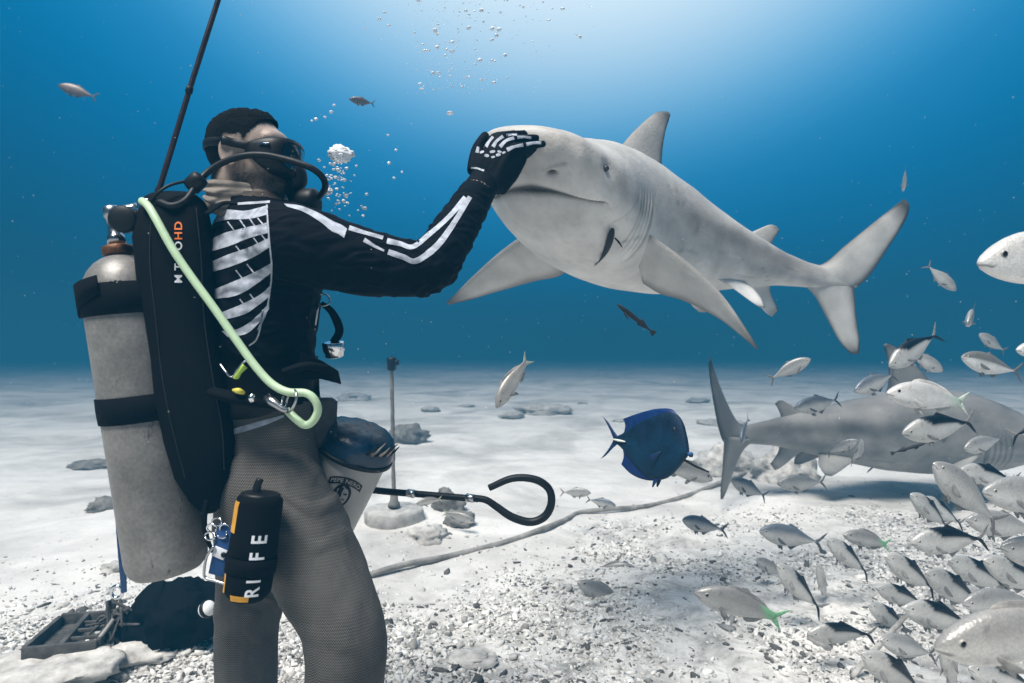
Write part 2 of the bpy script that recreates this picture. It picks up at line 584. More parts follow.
    for sg, pc in ((1, pec_l), (-1, pec_r)):
        tip, b0, b1 = (np.array((q[0], sg * q[1], q[2])) for q in pc)
        LEc = lambda t_: b0 + (tip - b0) * t_ + np.array((.010, sg * .010, .010)) * math.sin(math.pi * t_)
        cw = lambda t_: float(np.interp(t_, [0, .12, .30, .6, .85, 1], [1, .98, .78, .48, .22, .04]))
        addfin('pectoral_fin', [tuple(LEc(t_)) for t_ in (0, .3, .6, .85, 1)],
               [tuple(LEc(t_) + (b1 - b0) * cw(t_)) for t_ in (0, .12, .3, .6, .85, 1)], .020,
               (mid, bl) if sg > 0 else (bl, mid), edge=.75, tipdark=.75, n=30, le_edge=.5)
        addfin('pelvic_fin', [(.480, sg * .046, -.048), (.525, sg * .060, -.064), (.565, sg * .072, -.084), (.584, sg * .076, -.092)],
               [(.585, sg * .026, -.038), (.598, sg * .042, -.052), (.606, sg * .056, -.070), (.600, sg * .073, -.090)], .012, (mid, bl), edge=.5)
        # eye
        e = P(.070, sg * float(np.interp(.070, SH_S, SH_W)) * .965, -.004)
        E, Fe = ball(e, .0041 * TL, 10, 16)
        lv = (P(.070, sg * .1, -.004) - P(.070, 0, -.004)); lv = lv / np.linalg.norm(lv)
        fw = P(.0, 0, 0) - P(.05, 0, 0); fw /= np.linalg.norm(fw)
        look = lv * .88 + fw * .3
        look /= np.linalg.norm(look)
        q_ = (E - np.array(e)) / (.0041 * TL)
        upv = np.array((0, 0, 1.))
        sd = np.cross(look, upv)
        pup = np.exp(-((q_ @ sd) / .32) ** 2 - ((q_ @ upv) / .75) ** 2) * (q_ @ look > 0)
        ce = np.where(pup[:, None] > .35, np.array((.004, .004, .004)), np.array((.045, .045, .043)))
        mesh_obj('eye', E, Fe, MT['eye'], root, col=ce)
    ts = tail_scale
    addfin('tail_fin', [(.745, 0, .016), (.80, 0, .030), (.85, 0, .075 * ts), (.92, 0, .138 * ts), (.985, 0, .194 * ts)],
           [(.80, 0, -.014), (.868, 0, -.012), (.912, 0, .022 * ts), (.958, 0, .092 * ts), (.995, 0, .156 * ts), (1.0, 0, .184 * ts)], .024, (.7 * bk + .3 * bl, bk), edge=.9, tipdark=.85, n=28, le_edge=.85)
    addfin('tail_fin_lower_lobe', [(.745, 0, -.012), (.785, 0, -.034), (.822, 0, -.076), (.858, 0, -.118), (.888, 0, -.138)],
           [(.876, 0, .008), (.884, 0, -.028), (.893, 0, -.070), (.905, 0, -.110), (.906, 0, -.134)], .018, (mid, mid), edge=.75, tipdark=.75, n=20, le_edge=.5)
    return root, P


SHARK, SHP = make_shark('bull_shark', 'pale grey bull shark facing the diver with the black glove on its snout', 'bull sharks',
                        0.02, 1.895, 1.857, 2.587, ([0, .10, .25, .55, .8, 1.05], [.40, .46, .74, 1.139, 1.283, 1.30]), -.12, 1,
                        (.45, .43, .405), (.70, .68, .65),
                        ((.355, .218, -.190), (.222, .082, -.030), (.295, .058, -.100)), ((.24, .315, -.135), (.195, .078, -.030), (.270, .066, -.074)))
SHARK2, SHP2 = make_shark('bull_shark', 'dark grey bull shark gliding low over the seabed behind the fish', 'bull sharks',
                          4.50, 5.15, .55, 3.35, ([0, .3, .6, .76, .84, 1.05], [-1.50, -1.52, -1.60, -1.92, -2.42, -2.70]), 0.0, -1,
                          (.21, .20, .188), (.34, .33, .31),
                          ((.36, .17, -.13), (.222, .082, -.030), (.31, .070, -.078)), ((.36, .17, -.13), (.222, .082, -.030), (.31, .070, -.078)), lift=.0, roll=0, mottle=.26)
# ------------------------------------------------------------------ the diver
def unit(v):
    v = np.array(v, float)
    return v / np.linalg.norm(v)


def pv3(px, py, d):
    return np.array(at(px, py, d))


def shark_d(px, py, default=1.9):
    """distance (along the lens axis) to the near shark's skin at a pixel"""
    o = Vector((0, 0, CAMH)); q = at(px, py, 1.0) - o
    h = SHARK_BVH.ray_cast(o, q.normalized())
    if h[0] is None:
        return default
    return (h[0] - o).length / q.length


def bvh_of(*objs):
    V, Fc = [], []
    n = 0
    for o in objs:
        M = o.parent.matrix_world if False else (INV[o] if o in INV else Matrix.Identity(4))
        for v in o.data.vertices:
            V.append(M @ v.co)
        for p_ in o.data.polygons:
            Fc.append([i + n for i in p_.vertices])
        n = len(V)
    return BVHTree.FromPolygons(V, Fc)


SHARK_BVH = bvh_of([c for c in SHARK.children if c.name == 'body'][0])


def ell_loft(rows, A, B, m=28, ex=1.0):
    """rows: (centre, half along A, half along B)"""
    th = np.linspace(0, 2 * np.pi, m, endpoint=False)
    c, s = np.cos(th), np.sin(th)
    c = np.sign(c) * np.abs(c) ** ex; s = np.sign(s) * np.abs(s) ** ex
    V = [np.array(r[0]) + r[1] * c[:, None] * np.array(A) + r[2] * s[:, None] * np.array(B) for r in rows]
    return np.vstack(V), grid_faces(len(rows), m, True, True, True)


def remesh(parts, voxel, smooth_it=6, name='tmp'):
    V, Fc = join(*parts)
    me = bpy.data.meshes.new(name)
    me.from_pydata(V.tolist(), [], [list(map(int, f)) for f in Fc])
    bm = bmesh.new(); bm.from_mesh(me)
    bmesh.ops.recalc_face_normals(bm, faces=list(bm.faces))
    bm.to_mesh(me); bm.free()
    o = bpy.data.objects.new(name, me)
    COL.objects.link(o)
    r = o.modifiers.new('r', 'REMESH'); r.mode = 'VOXEL'; r.voxel_size = voxel; r.adaptivity = 0
    if smooth_it:
        s = o.modifiers.new('s', 'SMOOTH'); s.iterations = smooth_it; s.factor = .5
    dg = bpy.context.evaluated_depsgraph_get()
    ev = o.evaluated_get(dg)
    m2 = bpy.data.meshes.new_from_object(ev)
    n = len(m2.vertices)
    V = np.empty(n * 3); m2.vertices.foreach_get('co', V)
    N = np.empty(n * 3); m2.vertices.foreach_get('normal', N)
    Fc = np.array([list(p_.vertices) for p_ in m2.polygons if len(p_.vertices) == 4])
    bpy.data.objects.remove(o)
    return V.reshape(-1, 3), N.reshape(-1, 3), Fc


def vnoise(V, sc, seed=0., oct=3):
    return np.array([mnoise.fractal(Vector((p_[0] * sc + seed, p_[1] * sc, p_[2] * sc)), 1, 2, oct) for p_ in V])


# --- skeleton read off the photograph
BF, BR = unit((.87, .5, 0)), unit((.5, -.87, 0))       # chest forward, diver's right
HF, HR = unit((.997, -.07, .0)), unit((-.07, -.997, .0))   # face forward, right
HU = np.array((0, 0, 1.))
HC = pv3(249, 158, 1.60)


def hd(f, r, u):
    return HC + f * HF + r * HR + u * HU


parts = []
torso = [((268, 522), .095, .075, 1.62), ((266, 495), .150, .115, 1.62), ((264, 462), .180, .140, 1.62), ((262, 425), .172, .128, 1.62), ((261, 385), .166, .122, 1.63),
         ((262, 340), .172, .128, 1.63), ((264, 300), .182, .136, 1.63), ((266, 262), .188, .140, 1.63), ((266, 232), .178, .125, 1.63), ((262, 212), .130, .098, 1.62), ((256, 198), .080, .070, 1.61)]
parts.append(ell_loft([(pv3(*c, d), a, b) for c, a, b, d in torso], BR, BF, ex=.92))
# head and neck
parts.append(tube([pv3(256, 212, 1.61), hd(-.028, 0, -.075), hd(-.012, 0, -.01)], [.066, .063, .066], 16, 16))
parts.append(ball((0, 0, 0), 1.0, 18, 24)); V0, F0 = parts.pop()


def ell(f, r, u, rf, rr, ru):
    V = V0[:, :1] * rf * HF + V0[:, 1:2] * rr * HR + V0[:, 2:] * ru * HU + hd(f, r, u)
    parts.append((V, F0))


ell(-.010, 0, .026, .100, .077, .090)
ell(.022, 0, -.024, .074, .068, .084)
ell(.040, 0, -.075, .052, .052, .050)
ell(.074, 0, -.104, .026, .030, .024)      # chin
ell(.088, 0, -.072, .022, .026, .018)      # lips
ell(.088, 0, -.024, .024, .017, .026)      # nose
ell(.070, 0, .038, .032, .056, .030)       # brow
for sg in (1, -1):
    ell(.055, sg * .036, -.035, .030, .024, .028)   # cheek
    th = np.linspace(-2.2, 2.6, 12)
    ear = [hd(-.012 - .017 * math.cos(a_) - .006 * math.sin(a_), sg * (.076 + .008 * (math.cos(a_) > -.2)), -.012 + .030 * math.sin(a_)) for a_ in th]
    parts.append(tube(ear, [.004, .006, .006, .006, .0055, .004], 30, 8))
    ell(-.012, sg * .074, -.012, .013, .007, .024)
    ell(-.004, sg * .078, -.042, .008, .006, .010)
# arms
RS, RE, RW = pv3(292, 243, 1.475), pv3(427, 268, 1.53), pv3(481, 188, 1.755)
parts.append(tube([pv3(272, 240, 1.56), RS, pv3(340, 256, 1.485), pv3(385, 266, 1.50), RE, pv3(447, 243, 1.60), pv3(463, 217, 1.67), RW, pv3(487, 180, 1.77)],
                  [.085, .091, .086, .075, .064, .059, .055, .048, .043], 60, 24))
LS, LE, LW = pv3(240, 246, 1.80), pv3(288, 372, 1.84), pv3(318, 428, 1.80)
parts.append(tube([pv3(255, 240, 1.70), LS, pv3(262, 310, 1.84), LE, pv3(306, 404, 1.82), LW], [.085, .08, .07, .055, .05, .036], 40, 18))
# right hand on the snout: metacarpals, thumb and four separate fingers
knuck = {'index': (489, 149), 'middle': (495, 148), 'ring': (502, 149), 'little': (509, 152)}
wr = {'index': (477, 176), 'middle': (482, 178), 'ring': (487, 181), 'little': (493, 184)}
mid_ = {'index': (496, 137), 'middle': (504, 136), 'ring': (515, 139), 'little': (524, 146)}
tip_ = {'index': (514, 134), 'middle': (524, 134), 'ring': (536, 138), 'little': (543, 144)}
FING = {}
DW = 1.775
for i, k in enumerate(('index', 'middle', 'ring', 'little')):
    dk = 1.80
    dt = min(shark_d(*tip_[k]), 1.93) - .016
    dm = min(shark_d(*mid_[k]) - .020, (dk + dt) / 2 - .006)
    pts = [pv3(*knuck[k], dk), pv3(*mid_[k], min(dm, 1.86)), pv3(*tip_[k], dt)]
    FING[k] = pts
    r = (.0115, .0115, .011, .010)[i]
    parts.append(tube([pv3(*wr[k], DW), .5 * (pv3(*wr[k], DW) + pts[0]) + np.array((0, -.004, .002)), pts[0]], [.019, .0165, .0145], 14, 12))
    parts.append(tube([pts[0], pts[0] * .45 + pts[1] * .55 + np.array((0, -.003, .004)), pts[1], pts[2]], [.0140, r + .001, r + .0005, r - .001], 22, 12))
    parts.append(ball(pts[2], r - .0005, 8, 12))
parts.append(tube([pv3(490, 186, 1.785), pv3(503, 170, 1.81), pv3(516, 156, 1.835)], [.036, .034, .024], 14, 14))
parts.append(tube([pv3(512, 154, 1.815), pv3(524, 150, 1.845), pv3(535, 148, 1.865)], [.022, .016, .010], 14, 12))
# palm pad under the back of the hand, ulnar side running down to the wrist
parts.append(tube([pv3(497, 187, 1.80), pv3(511, 170, 1.83), pv3(521, 157, 1.85)], [.030, .030, .020], 14, 14))
parts.append(tube([pv3(488, 178, 1.79), pv3(503, 166, 1.825), pv3(518, 156, 1.850), pv3(531, 150, 1.872)], [.034, .033, .024, .014], 14, 14))
parts.append(tube([pv3(474, 172, 1.775), pv3(475, 160, 1.795), pv3(478, 147, 1.82), pv3(485, 136, 1.85)], [.020, .018, .0145, .0125], 20, 12))
parts.append(ball(pv3(485, 136, 1.85), .0122, 8, 12))
# left hand gripping the hooked rod behind the bucket
LG = pv3(317, 484, 1.80)
parts.append(tube([LW, pv3(319, 452, 1.80), pv3(318, 474, 1.79)], [.034, .036, .034], 14, 14))
for j in range(4):
    x_ = 306 + 7 * j
    parts.append(tube([pv3(x_, 472, 1.775), pv3(x_, 483, 1.755), pv3(x_, 493, 1.775), pv3(x_ + 1, 494, 1.80 + .004 * j)], [.0115, .011, .0105, .010], 18, 10))
parts.append(tube([pv3(328, 466, 1.80), pv3(334, 478, 1.825), pv3(325, 488, 1.83)], [.014, .012, .011], 14, 10))
# legs
parts.append(tube([pv3(263, 470, 1.55), pv3(283, 510, 1.50), pv3(314, 562, 1.47), pv3(338, 612, 1.45), pv3(346, 640, 1.44), pv3(346, 672, 1.45), pv3(342, 740, 1.50), pv3(336, 812, 1.54)],
                  [.118, .118, .105, .093, .089, .083, .074, .052], 60, 26))
parts.append(tube([pv3(262, 470, 1.70), pv3(256, 530, 1.74), pv3(250, 600, 1.78), pv3(247, 640, 1.79), pv3(247, 683, 1.80), pv3(246, 750, 1.82), pv3(244, 800, 1.84)],
                  [.118, .108, .090, .084, .082, .070, .050], 50, 22))
RANK, LANK = pv3(336, 812, 1.54), pv3(244, 800, 1.84)
for ank in (RANK, LANK):
    gz = ground_z(ank[0], ank[1])
    parts.append(tube([ank + np.array((0, 0, .02)), np.array((ank[0] - .01, ank[1], gz + .075)), np.array((ank[0] + .06, ank[1] + .03, gz + .052)), np.array((ank[0] + .16, ank[1] + .08, gz + .040))],
                      [.050, .052, .048, .036], 20, 16))

BV, BN, BFc = remesh(parts, .0042, 7)
# where each skin point belongs
hv = np.stack([(BV - HC) @ HF, (BV - HC) @ HR, (BV - HC) @ HU], 1)
wax = unit(RW - pv3(463, 217, 1.67))
g_r = ((BV - RW) @ wax > -.03) & (np.linalg.norm(BV - RW, axis=1) < .30) & (BV[:, 0] > RW[0] - .09)
lax = unit(pv3(319, 452, 1.80) - LE)
g_l = ((BV - LW) @ unit(pv3(318, 474, 1.8) - LW) > -.01) & (np.linalg.norm(BV - pv3(319, 468, 1.80), axis=1) < .17) & (BV[:, 0] > pv3(300, 470, 1.8)[0]) & (BV[:, 1] > 1.70)
belt_z = pv3(262, 424, 1.62)[2] + .052
slope = (BV - pv3(262, 424, 1.62)) @ BF * .22
leg = (BV[:, 2] < belt_z + slope) & ~g_l & ~(np.linalg.norm(BV - LW, axis=1) < .06)
foot = BV[:, 2] < .10
neck_z = pv3(256, 206, 1.61)[2]
headm = (BV[:, 2] > neck_z) & (np.linalg.norm(BV - HC, axis=1) < .24)

jaw = np.clip((-.030 - hv[:, 2]) / .03, 0, 1) * np.clip((hv[:, 0] + .03) / .03, 0, 1) * headm
side_b = np.clip((.03 - np.abs(hv[:, 0] - .012)) / .02, 0, 1) * np.clip((.0 - hv[:, 2]) / .02, 0, 1) * headm * (hv[:, 0] > .004)
stub = np.clip(np.maximum(jaw, .85 * side_b), 0, 1) * (.92 + .25 * vnoise(BV, 260, 2, 2)) if True else jaw
lips = np.exp(-(((hv[:, 0] - .108) / .012) ** 2 + ((hv[:, 2] + .072) / .016) ** 2)) * headm
skin = np.array((.40, .31, .26))
f_, r_, u_ = hv.T
hl = np.interp(f_, [-.11, -.06, -.038, -.030, .012, .022, .05, .075, .095], [-.085, -.085, -.05, .022, .026, .010, .062, .083, .088])
scalp = np.clip((u_ - hl + .006 + .004 * vnoise(BV, 200, 3, 2)) / .022, 0, 1) * headm * (f_ < .094)
bc = skin[None] * (1 - .93 * scalp[:, None]) * (1 - .88 * np.clip(stub, 0, 1)[:, None]) * (1 - .35 * lips[:, None])
bc = bc * (1 + .12 * vnoise(BV, 35, 4, 3)[:, None])

DIV = thing('person', 'scuba diver in a black skeleton print top and grey leggings touching the shark', 'person', pv3(266, 500, 1.6) * np.array((1, 1, 0)))
MT['skin'] = principled('skin', rough=.48, spec=.4, var=.06, vscale=60, bump=.25, bscale=300, attr=True)
MT['shirt'] = principled('black_lycra', (.0022, .003, .006), .8, spec=.08, var=.25, vscale=8, bump=.35, bscale=240)
MT['glove'] = principled('black_neoprene_glove', (.002, .0025, .005), .75, spec=.1, var=.2, vscale=20, bump=.5, bscale=260)
MT['print'] = principled('white_print', (.38, .41, .47), .7, spec=.25, var=.38, vscale=45, bump=.2, bscale=300)

# herringbone knit of the leggings
m = bpy.data.materials.new('grey_herringbone_knit'); m.use_nodes = True
t = NT(m.node_tree)
ge = t.n('ShaderNodeTexCoord').outputs['Object']
sx = t.n('ShaderNodeSeparateXYZ', inp={0: ge})
zz = t.math('MULTIPLY', sx.outputs[2], 300.0)
xx = t.math('MULTIPLY', t.math('ADD', sx.outputs[0], t.math('MULTIPLY', sx.outputs[1], .6)), 190.0)
zig = t.math('ABSOLUTE', t.math('SUBTRACT', t.math('FRACT', xx), .5))
wv = t.math('FRACT', t.math('ADD', t.math('MULTIPLY', zz, .5), t.math('MULTIPLY', zig, 1.6)))
wv = t.math('SMOOTH_MIN', wv, t.math('SUBTRACT', 1.0, wv), .2)
nz = t.noise(ge, 9, 4, .6)
n2 = t.noise(ge, 3.2, 5, .6)
f = t.math('MULTIPLY_ADD', wv, 1.75, t.math('MULTIPLY_ADD', nz, .7, t.math('MULTIPLY_ADD', n2, 1.1, -.30)))
cc = t.ramp(f, [(.25, (.003, .003, .003)), (.80, (.022, .0205, .019)), (1.0, (.125, .117, .108))])
b = t.n('ShaderNodeBsdfPrincipled', inp={'Base Color': cc, 'Roughness': .8, 'Specular IOR Level': .2})
bp = t.n('ShaderNodeBump', inp={'Strength': .5, 'Distance': .002, 'Height': wv})
t.t.links.new(bp.outputs[0], b.inputs['Normal'])
t.n('ShaderNodeOutputMaterial', inp={0: b.outputs[0]})
MT['legging'] = m

mesh_obj('body', BV, BFc, MT['skin'], DIV, col=np.clip(bc, 0, 1))


def shell(name, mask, off, mat, disp=None, parent=DIV, keep='all'):
    fm = mask[BFc].all(1) if keep == 'all' else mask[BFc].any(1)
    Fs = BFc[fm]
    idx, inv = np.unique(Fs, return_inverse=True)
    o = off if disp is None else off + disp[idx]
    Vs = BV[idx] + BN[idx] * (o[:, None] if hasattr(o, '__len__') else o)
    return mesh_obj(name, Vs, inv.reshape(-1, 4), mat, parent)


# fabric folds: the top wrinkles at elbow and waist, the leggings sag a little at hip and knee
fold = .0035 * np.sin(vnoise(BV * np.array((1, 1, 2.4)), 9, 3, 2) * 9) * 0.6
elb = np.exp(-(np.linalg.norm(BV - RE, axis=1) / .11) ** 2)
fold_s = fold + .004 * elb * np.sin(vnoise(BV, 16, 8, 2) * 8)
knee = np.exp(-((BV[:, 2] - pv3(345, 650, 1.44)[2]) / .10) ** 2)
hipf = np.exp(-((BV[:, 2] - pv3(280, 500, 1.5)[2]) / .12) ** 2)
dg_ = BV[:, 2] * 1.0 + (BV[:, 0] + BV[:, 1]) * .55
fold_l = .0030 * vnoise(BV * np.array((1, 1, .25)), 16, 5, 3) + (.0085 * hipf + .0090 * knee) * np.maximum(0, np.sin(dg_ * 62 + 5 * vnoise(BV, 7, 3, 2))) * (.5 + vnoise(BV, 5, 9, 2))
shirt = shell('shirt', ~(leg | g_r | g_l | headm) | (leg & (np.abs(BV[:, 2] - belt_z - slope) < .01)), .0035, MT['shirt'], np.maximum(fold_s, -.0015))
legg = shell('leggings', leg & ~foot, .0030, MT['legging'], np.maximum(fold_l, -.001))
glove_r = shell('glove', g_r, .0016, MT['glove'])
glove_l = shell('glove', g_l, .0016, MT['glove'])
for ank in (RANK, LANK):
    shell('boot', foot & ((BV[:, 1] < 1.70) == (ank[1] < 1.70)), .004, MT['rubber'])

# hair: short sides, longer on top
hm = headm & (u_ > hl + .012 + .010 * np.clip(-f_ / .08, 0, 1)) & (np.linalg.norm(BV - HC, axis=1) < .2) & (f_ < .094)
topw = np.clip((u_ - .03) / .06, 0, 1)
hd_ = (.0006 + .008 * topw * np.clip((u_ - hl - .012) / .03, 0, 1) + .013 * topw * np.clip((f_ - .02) / .05, 0, 1)) * (1 + .25 * vnoise(BV * np.array((1, 1, 2.)), 40, 6, 3)) + .0030 * vnoise(BV * np.array((.35, 1, 1)), 230, 9, 2) * (.3 + topw)
MT['hair'] = principled('black_hair', (.0035, .0035, .004), .8, spec=.10, var=.4, vscale=90, bump=.9, bscale=420)
hair = shell('hair', hm, np.maximum(hd_, .0008)[np.unique(BFc[hm[BFc].all(1)])], MT['hair'])

# neck gaiter: folded grey cloth round the neck
MT['cloth'] = principled('taupe_cloth', (.27, .235, .205), .85, spec=.2, var=.25, vscale=25, bump=.5, bscale=260)
rows = []
m_ = 72
th = np.linspace(0, 2 * np.pi, m_, endpoint=False)
for i, k in enumerate(np.linspace(0, 1, 34)):
    c = hd(-.030 + .018 * k, 0, -.088 - .040 * k)
    fo = .0045 * np.sin(k * 17 + 1.5 * np.sin(th + .6) + .9 * np.sin(th * 2 + 1)) * min(1, 5 * k, 5 * (1.02 - k))
    bkw = np.clip(-np.cos(th), 0, 1)
    ra = .070 + .034 * k ** 1.2 + fo
    rf = .080 + .020 * k - .014 * bkw * k + fo
    dz = -.045 * (np.cos(th) * .5 + .5) * (k * .7 + .3) + .020 - .028 * k * np.abs(np.sin(th)) ** 2
    rows.append(c + rf[:, None] * np.cos(th)[:, None] * HF + ra[:, None] * np.sin(th)[:, None] * HR + dz[:, None] * HU)
for k in np.linspace(.1, 1, 5):          # hem turned under
    rows.append(c + (1 - .12 * k) * rf[:, None] * np.cos(th)[:, None] * HF + (1 - .12 * k) * ra[:, None] * np.sin(th)[:, None] * HR + (dz - .012 * math.sin(k * 3.1) - .004)[:, None] * HU)
V = np.vstack(rows)
mesh_obj('neck_gaiter', V, grid_faces(39, m_), MT['cloth'], DIV)

# --- printed bones lie on the cloth
DBVH = bvh_of(shirt, glove_r, legg)
CAMO = Vector((0, 0, CAMH))


def on_body(px, py, off=.0012, bvh=None, fallback=1.6):
    q = (at(px, py, 1.0) - CAMO).normalized()
    h = (bvh or DBVH).ray_cast(CAMO, q)
    if h[0] is None:
        return None
    n = h[1]
    if n.dot(q) > 0:
        n = -n
    return np.array(h[0] + n * off)


def strip_grid(top, bot, n=40, k=7):
    A, B = resample([(*p_, 0) for p_ in top], n), resample([(*p_, 0) for p_ in bot], n)
    V, ok = [], []
    for i in range(n):
        for j in range(k):
            p_ = A[i] + (B[i] - A[i]) * j / (k - 1)
            h = on_body(p_[0], p_[1])
            ok.append(h is not None)
            V.append(h if h is not None else (0, 0, 0))
    V = np.array(V)
    Fc = []
    for f4 in grid_faces(n, k, False):
        if all(ok[i] for i in f4):
            q = V[list(f4)]
            if max(np.linalg.norm(q - q.mean(0), axis=1)) < .03:
                Fc.append(f4)
    return V, Fc


def line_grid(pts, w0, n=30, k=4):
    C = resample([(*p_, 0) for p_ in pts], n)
    T = np.gradient(C, axis=0); T /= np.linalg.norm(T, axis=1)[:, None]
    N_ = np.stack([-T[:, 1], T[:, 0]], 1)
    w_ = np.interp(np.linspace(0, 1, n), np.linspace(0, 1, len(w0)), w0) if hasattr(w0, '__len__') else np.full(n, w0)
    return strip_grid([tuple(a_) for a_ in C[:, :2] - N_ * w_[:, None] / 2], [tuple(a_) for a_ in C[:, :2] + N_ * w_[:, None] / 2], n, k)


def clean(V, Fc):
    idx, inv = np.unique(np.array(Fc), return_inverse=True)
    return V[idx], inv.reshape(-1, 4)


def print_part(name, grids):
    for V, Fc in grids:
        if len(Fc):
            V, Fc = clean(V, Fc)
            mesh_obj(name, V, Fc, MT['print'], DIV)


ribs = [([(213, 219), (225, 210), (245, 211), (267, 206)], [(210, 225), (226, 220), (250, 219), (267, 215)]),
        ([(209, 241), (225, 233), (245, 228), (267, 223)], [(210, 252), (230, 246), (250, 238), (268, 233)]),
        ([(211, 262), (230, 254), (250, 247), (269, 238)], [(212, 272), (230, 267), (252, 258), (270, 247)]),
        ([(213, 290), (235, 281), (255, 272), (271, 263)], [(216, 299), (238, 295), (258, 283), (272, 272)]),
        ([(220, 313), (240, 305), (258, 296), (270, 286)], [(224, 320), (245, 314), (260, 304), (270, 296)]),
        ([(222, 331), (240, 328), (256, 317), (269, 303)], [(228, 337), (246, 334), (259, 323), (269, 309)])]
for rb in ribs:
    print_part('rib_print', [strip_grid(*rb)])
print_part('rib_print', [line_grid([(205, 207), (214, 206), (223, 205)], 3), line_grid([(238, 204), (255, 203), (270, 202)], 2.4)])
print_part('breastbone_print', [line_grid([(267, 205), (268, 222), (270, 245), (272, 268), (270, 290), (266, 312), (258, 330)], 1.6, 50, 3)]
           + [line_grid([(a_, b_), (a_ + 7, b_ + 9)], 1.3, 8, 3) for a_, b_ in ((240, 220), (250, 219), (258, 218), (236, 246), (254, 238), (262, 235), (236, 270), (247, 264), (240, 299), (250, 294), (228, 222))])
print_part('arm_bone_print', [strip_grid([(284, 204), (300, 206), (318, 213), (332, 221), (341, 225), (347, 229)], [(287, 207), (303, 212), (320, 222), (331, 231), (338, 234), (344, 238)])])
print_part('arm_bone_print', [line_grid([(349, 228), (365, 233), (383, 238)], [5, 3.5, 4]), line_grid([(364, 240), (374, 246), (384, 251)], [4.5, 3, 2])])
print_part('arm_bone_print', [line_grid([(387, 241), (400, 244), (413, 247), (430, 234), (448, 218), (466, 198)], [5.5, 4.5, 5, 4.5, 4.5, 6.5], 50),
                              line_grid([(388, 252), (403, 257), (416, 261), (436, 247), (452, 226), (470, 197)], [5.5, 5, 6.5, 6, 5, 4.5], 50)])
print_part('hand_bone_print', [line_grid([(507, 150), (514, 147), (523, 145)], [4.2, 2.6, 3.4]), line_grid([(526, 144.5), (534, 143), (541, 143)], [3.4, 2.4, 2.8]),
                               line_grid([(500, 147), (506, 141), (514, 138)], [3.8, 2.6, 3.2]), line_grid([(517, 137.6), (524, 137), (531, 138)], [3.2, 2.2, 2.6]),
                               line_grid([(493, 147), (497, 141), (503, 136.5)], [3.8, 2.6, 3.2]), line_grid([(506, 135.6), (512, 134.6), (517, 134.6)], [3.2, 2.2, 2.6]),
                               line_grid([(486, 147), (489, 142), (493, 137)], [3.4, 2.4, 2.8]), line_grid([(477, 153), (478, 147)], [3.4, 2.4])])
print_part('hand_bone_print', [line_grid([(x_, y_), (x_ + dx_, y_ + dy_)], [w_ * .6, w_, w_ * .5], 8, 4) for x_, y_, dx_, dy_, w_ in ((480, 153, 4, -1.5, 2.6), (484.5, 155.5, 4.5, .6, 3.4), (490, 152.5, 5, -1.2, 3.2), (491, 157.5, 4, -.6, 2.4), (496, 155.5, 4.6, -1, 3.2), (497.5, 151.5, 4, .8, 2.6), (502, 153.5, 3.4, -1.4, 2.4))])
print_part('hand_bone_print', [line_grid([(471, 168), (477, 168.5), (484, 171)], 1.8, 14, 3)])
print_part('waistband', [strip_grid([(233, 429), (250, 424), (268, 419), (284, 415)], [(232, 435), (250, 430), (268, 424), (284, 417)])])
# ------------------------------------------------------------------ diving gear
def rings_px(rows, m=36, ex=.7, tilt=(1, 0, 0)):
    """rows: (y, x_left, x_right, distance, half thickness): rounded slab seen face on"""
    A = np.array(tilt, float)
    th = np.linspace(0, 2 * np.pi, m, endpoint=False)
    c, s = np.cos(th), np.sin(th)
    c = np.sign(c) * np.abs(c) ** ex; s = np.sign(s) * np.abs(s) ** ex
    V = []
    for y, xl, xr, d, h in rows:
        ce = pv3((xl + xr) / 2, y, d)
        hw = (xr - xl) / 2 / FPX * d
        V.append(ce + hw * c[:, None] * unit((1, .15, 0)) + h * s[:, None] * unit((-.15, 1, 0)))
    return np.vstack(V), grid_faces(len(rows), m, True, True, True)


def text_mesh(body, size=1.0, shear=0.0, bold=0.0, extrude=0.0):
    cu = bpy.data.curves.new('t', 'FONT')
    cu.body = body; cu.size = size; cu.shear = shear; cu.offset = bold; cu.extrude = extrude
    cu.align_x = 'CENTER'; cu.align_y = 'CENTER'; cu.resolution_u = 3
    o = bpy.data.objects.new('t', cu); COL.objects.link(o)
    dg = bpy.context.evaluated_depsgraph_get()
    me = bpy.data.meshes.new_from_object(o.evaluated_get(dg))
    bm = bmesh.new(); bm.from_mesh(me)
    bmesh.ops.triangulate(bm, faces=list(bm.faces))
    for _ in range(3):
        lg = [e for e in bm.edges if e.calc_length() > .16]
        if lg:
            bmesh.ops.subdivide_edges(bm, edges=lg, cuts=1)
            bmesh.ops.triangulate(bm, faces=list(bm.faces))
    bm.verts.index_update()
    V = np.array([v.co[:] for v in bm.verts]).reshape(-1, 3)
    Fc = [[v.index for v in f.verts] for f in bm.faces]
    bm.free()
    bpy.data.objects.remove(o)
    return V, Fc


MT['nylon'] = principled('black_nylon', (.0022, .0026, .004), .8, spec=.1, var=.3, vscale=30, bump=.5, bscale=500)
MT['orange_ink'] = principled('orange_ink', (.75, .16, .015), .6)
MT['white_ink'] = principled('white_ink', (.7, .72, .76), .6)
m = bpy.data.materials.new('scuffed_tank_paint'); m.use_nodes = True
t = NT(m.node_tree)
oc = t.n('ShaderNodeTexCoord').outputs['Object']
mp = t.n('ShaderNodeMapping', inp={0: oc, 3: (1.0, 1.0, .35)}).outputs[0]
n1 = t.noise(oc, 6, 6, .65); n2 = t.noise(mp, 34, 5, .7, .5); n3 = t.noise(oc, 120, 3, .6)
base_ = t.ramp(n1, [(.28, (.13, .125, .115)), (.5, (.21, .20, .188)), (.75, (.30, .288, .27))])
scf = t.n('ShaderNodeMapRange', inp={0: n2, 1: .62, 2: .70, 3: 1.0, 4: .38}).outputs[0]
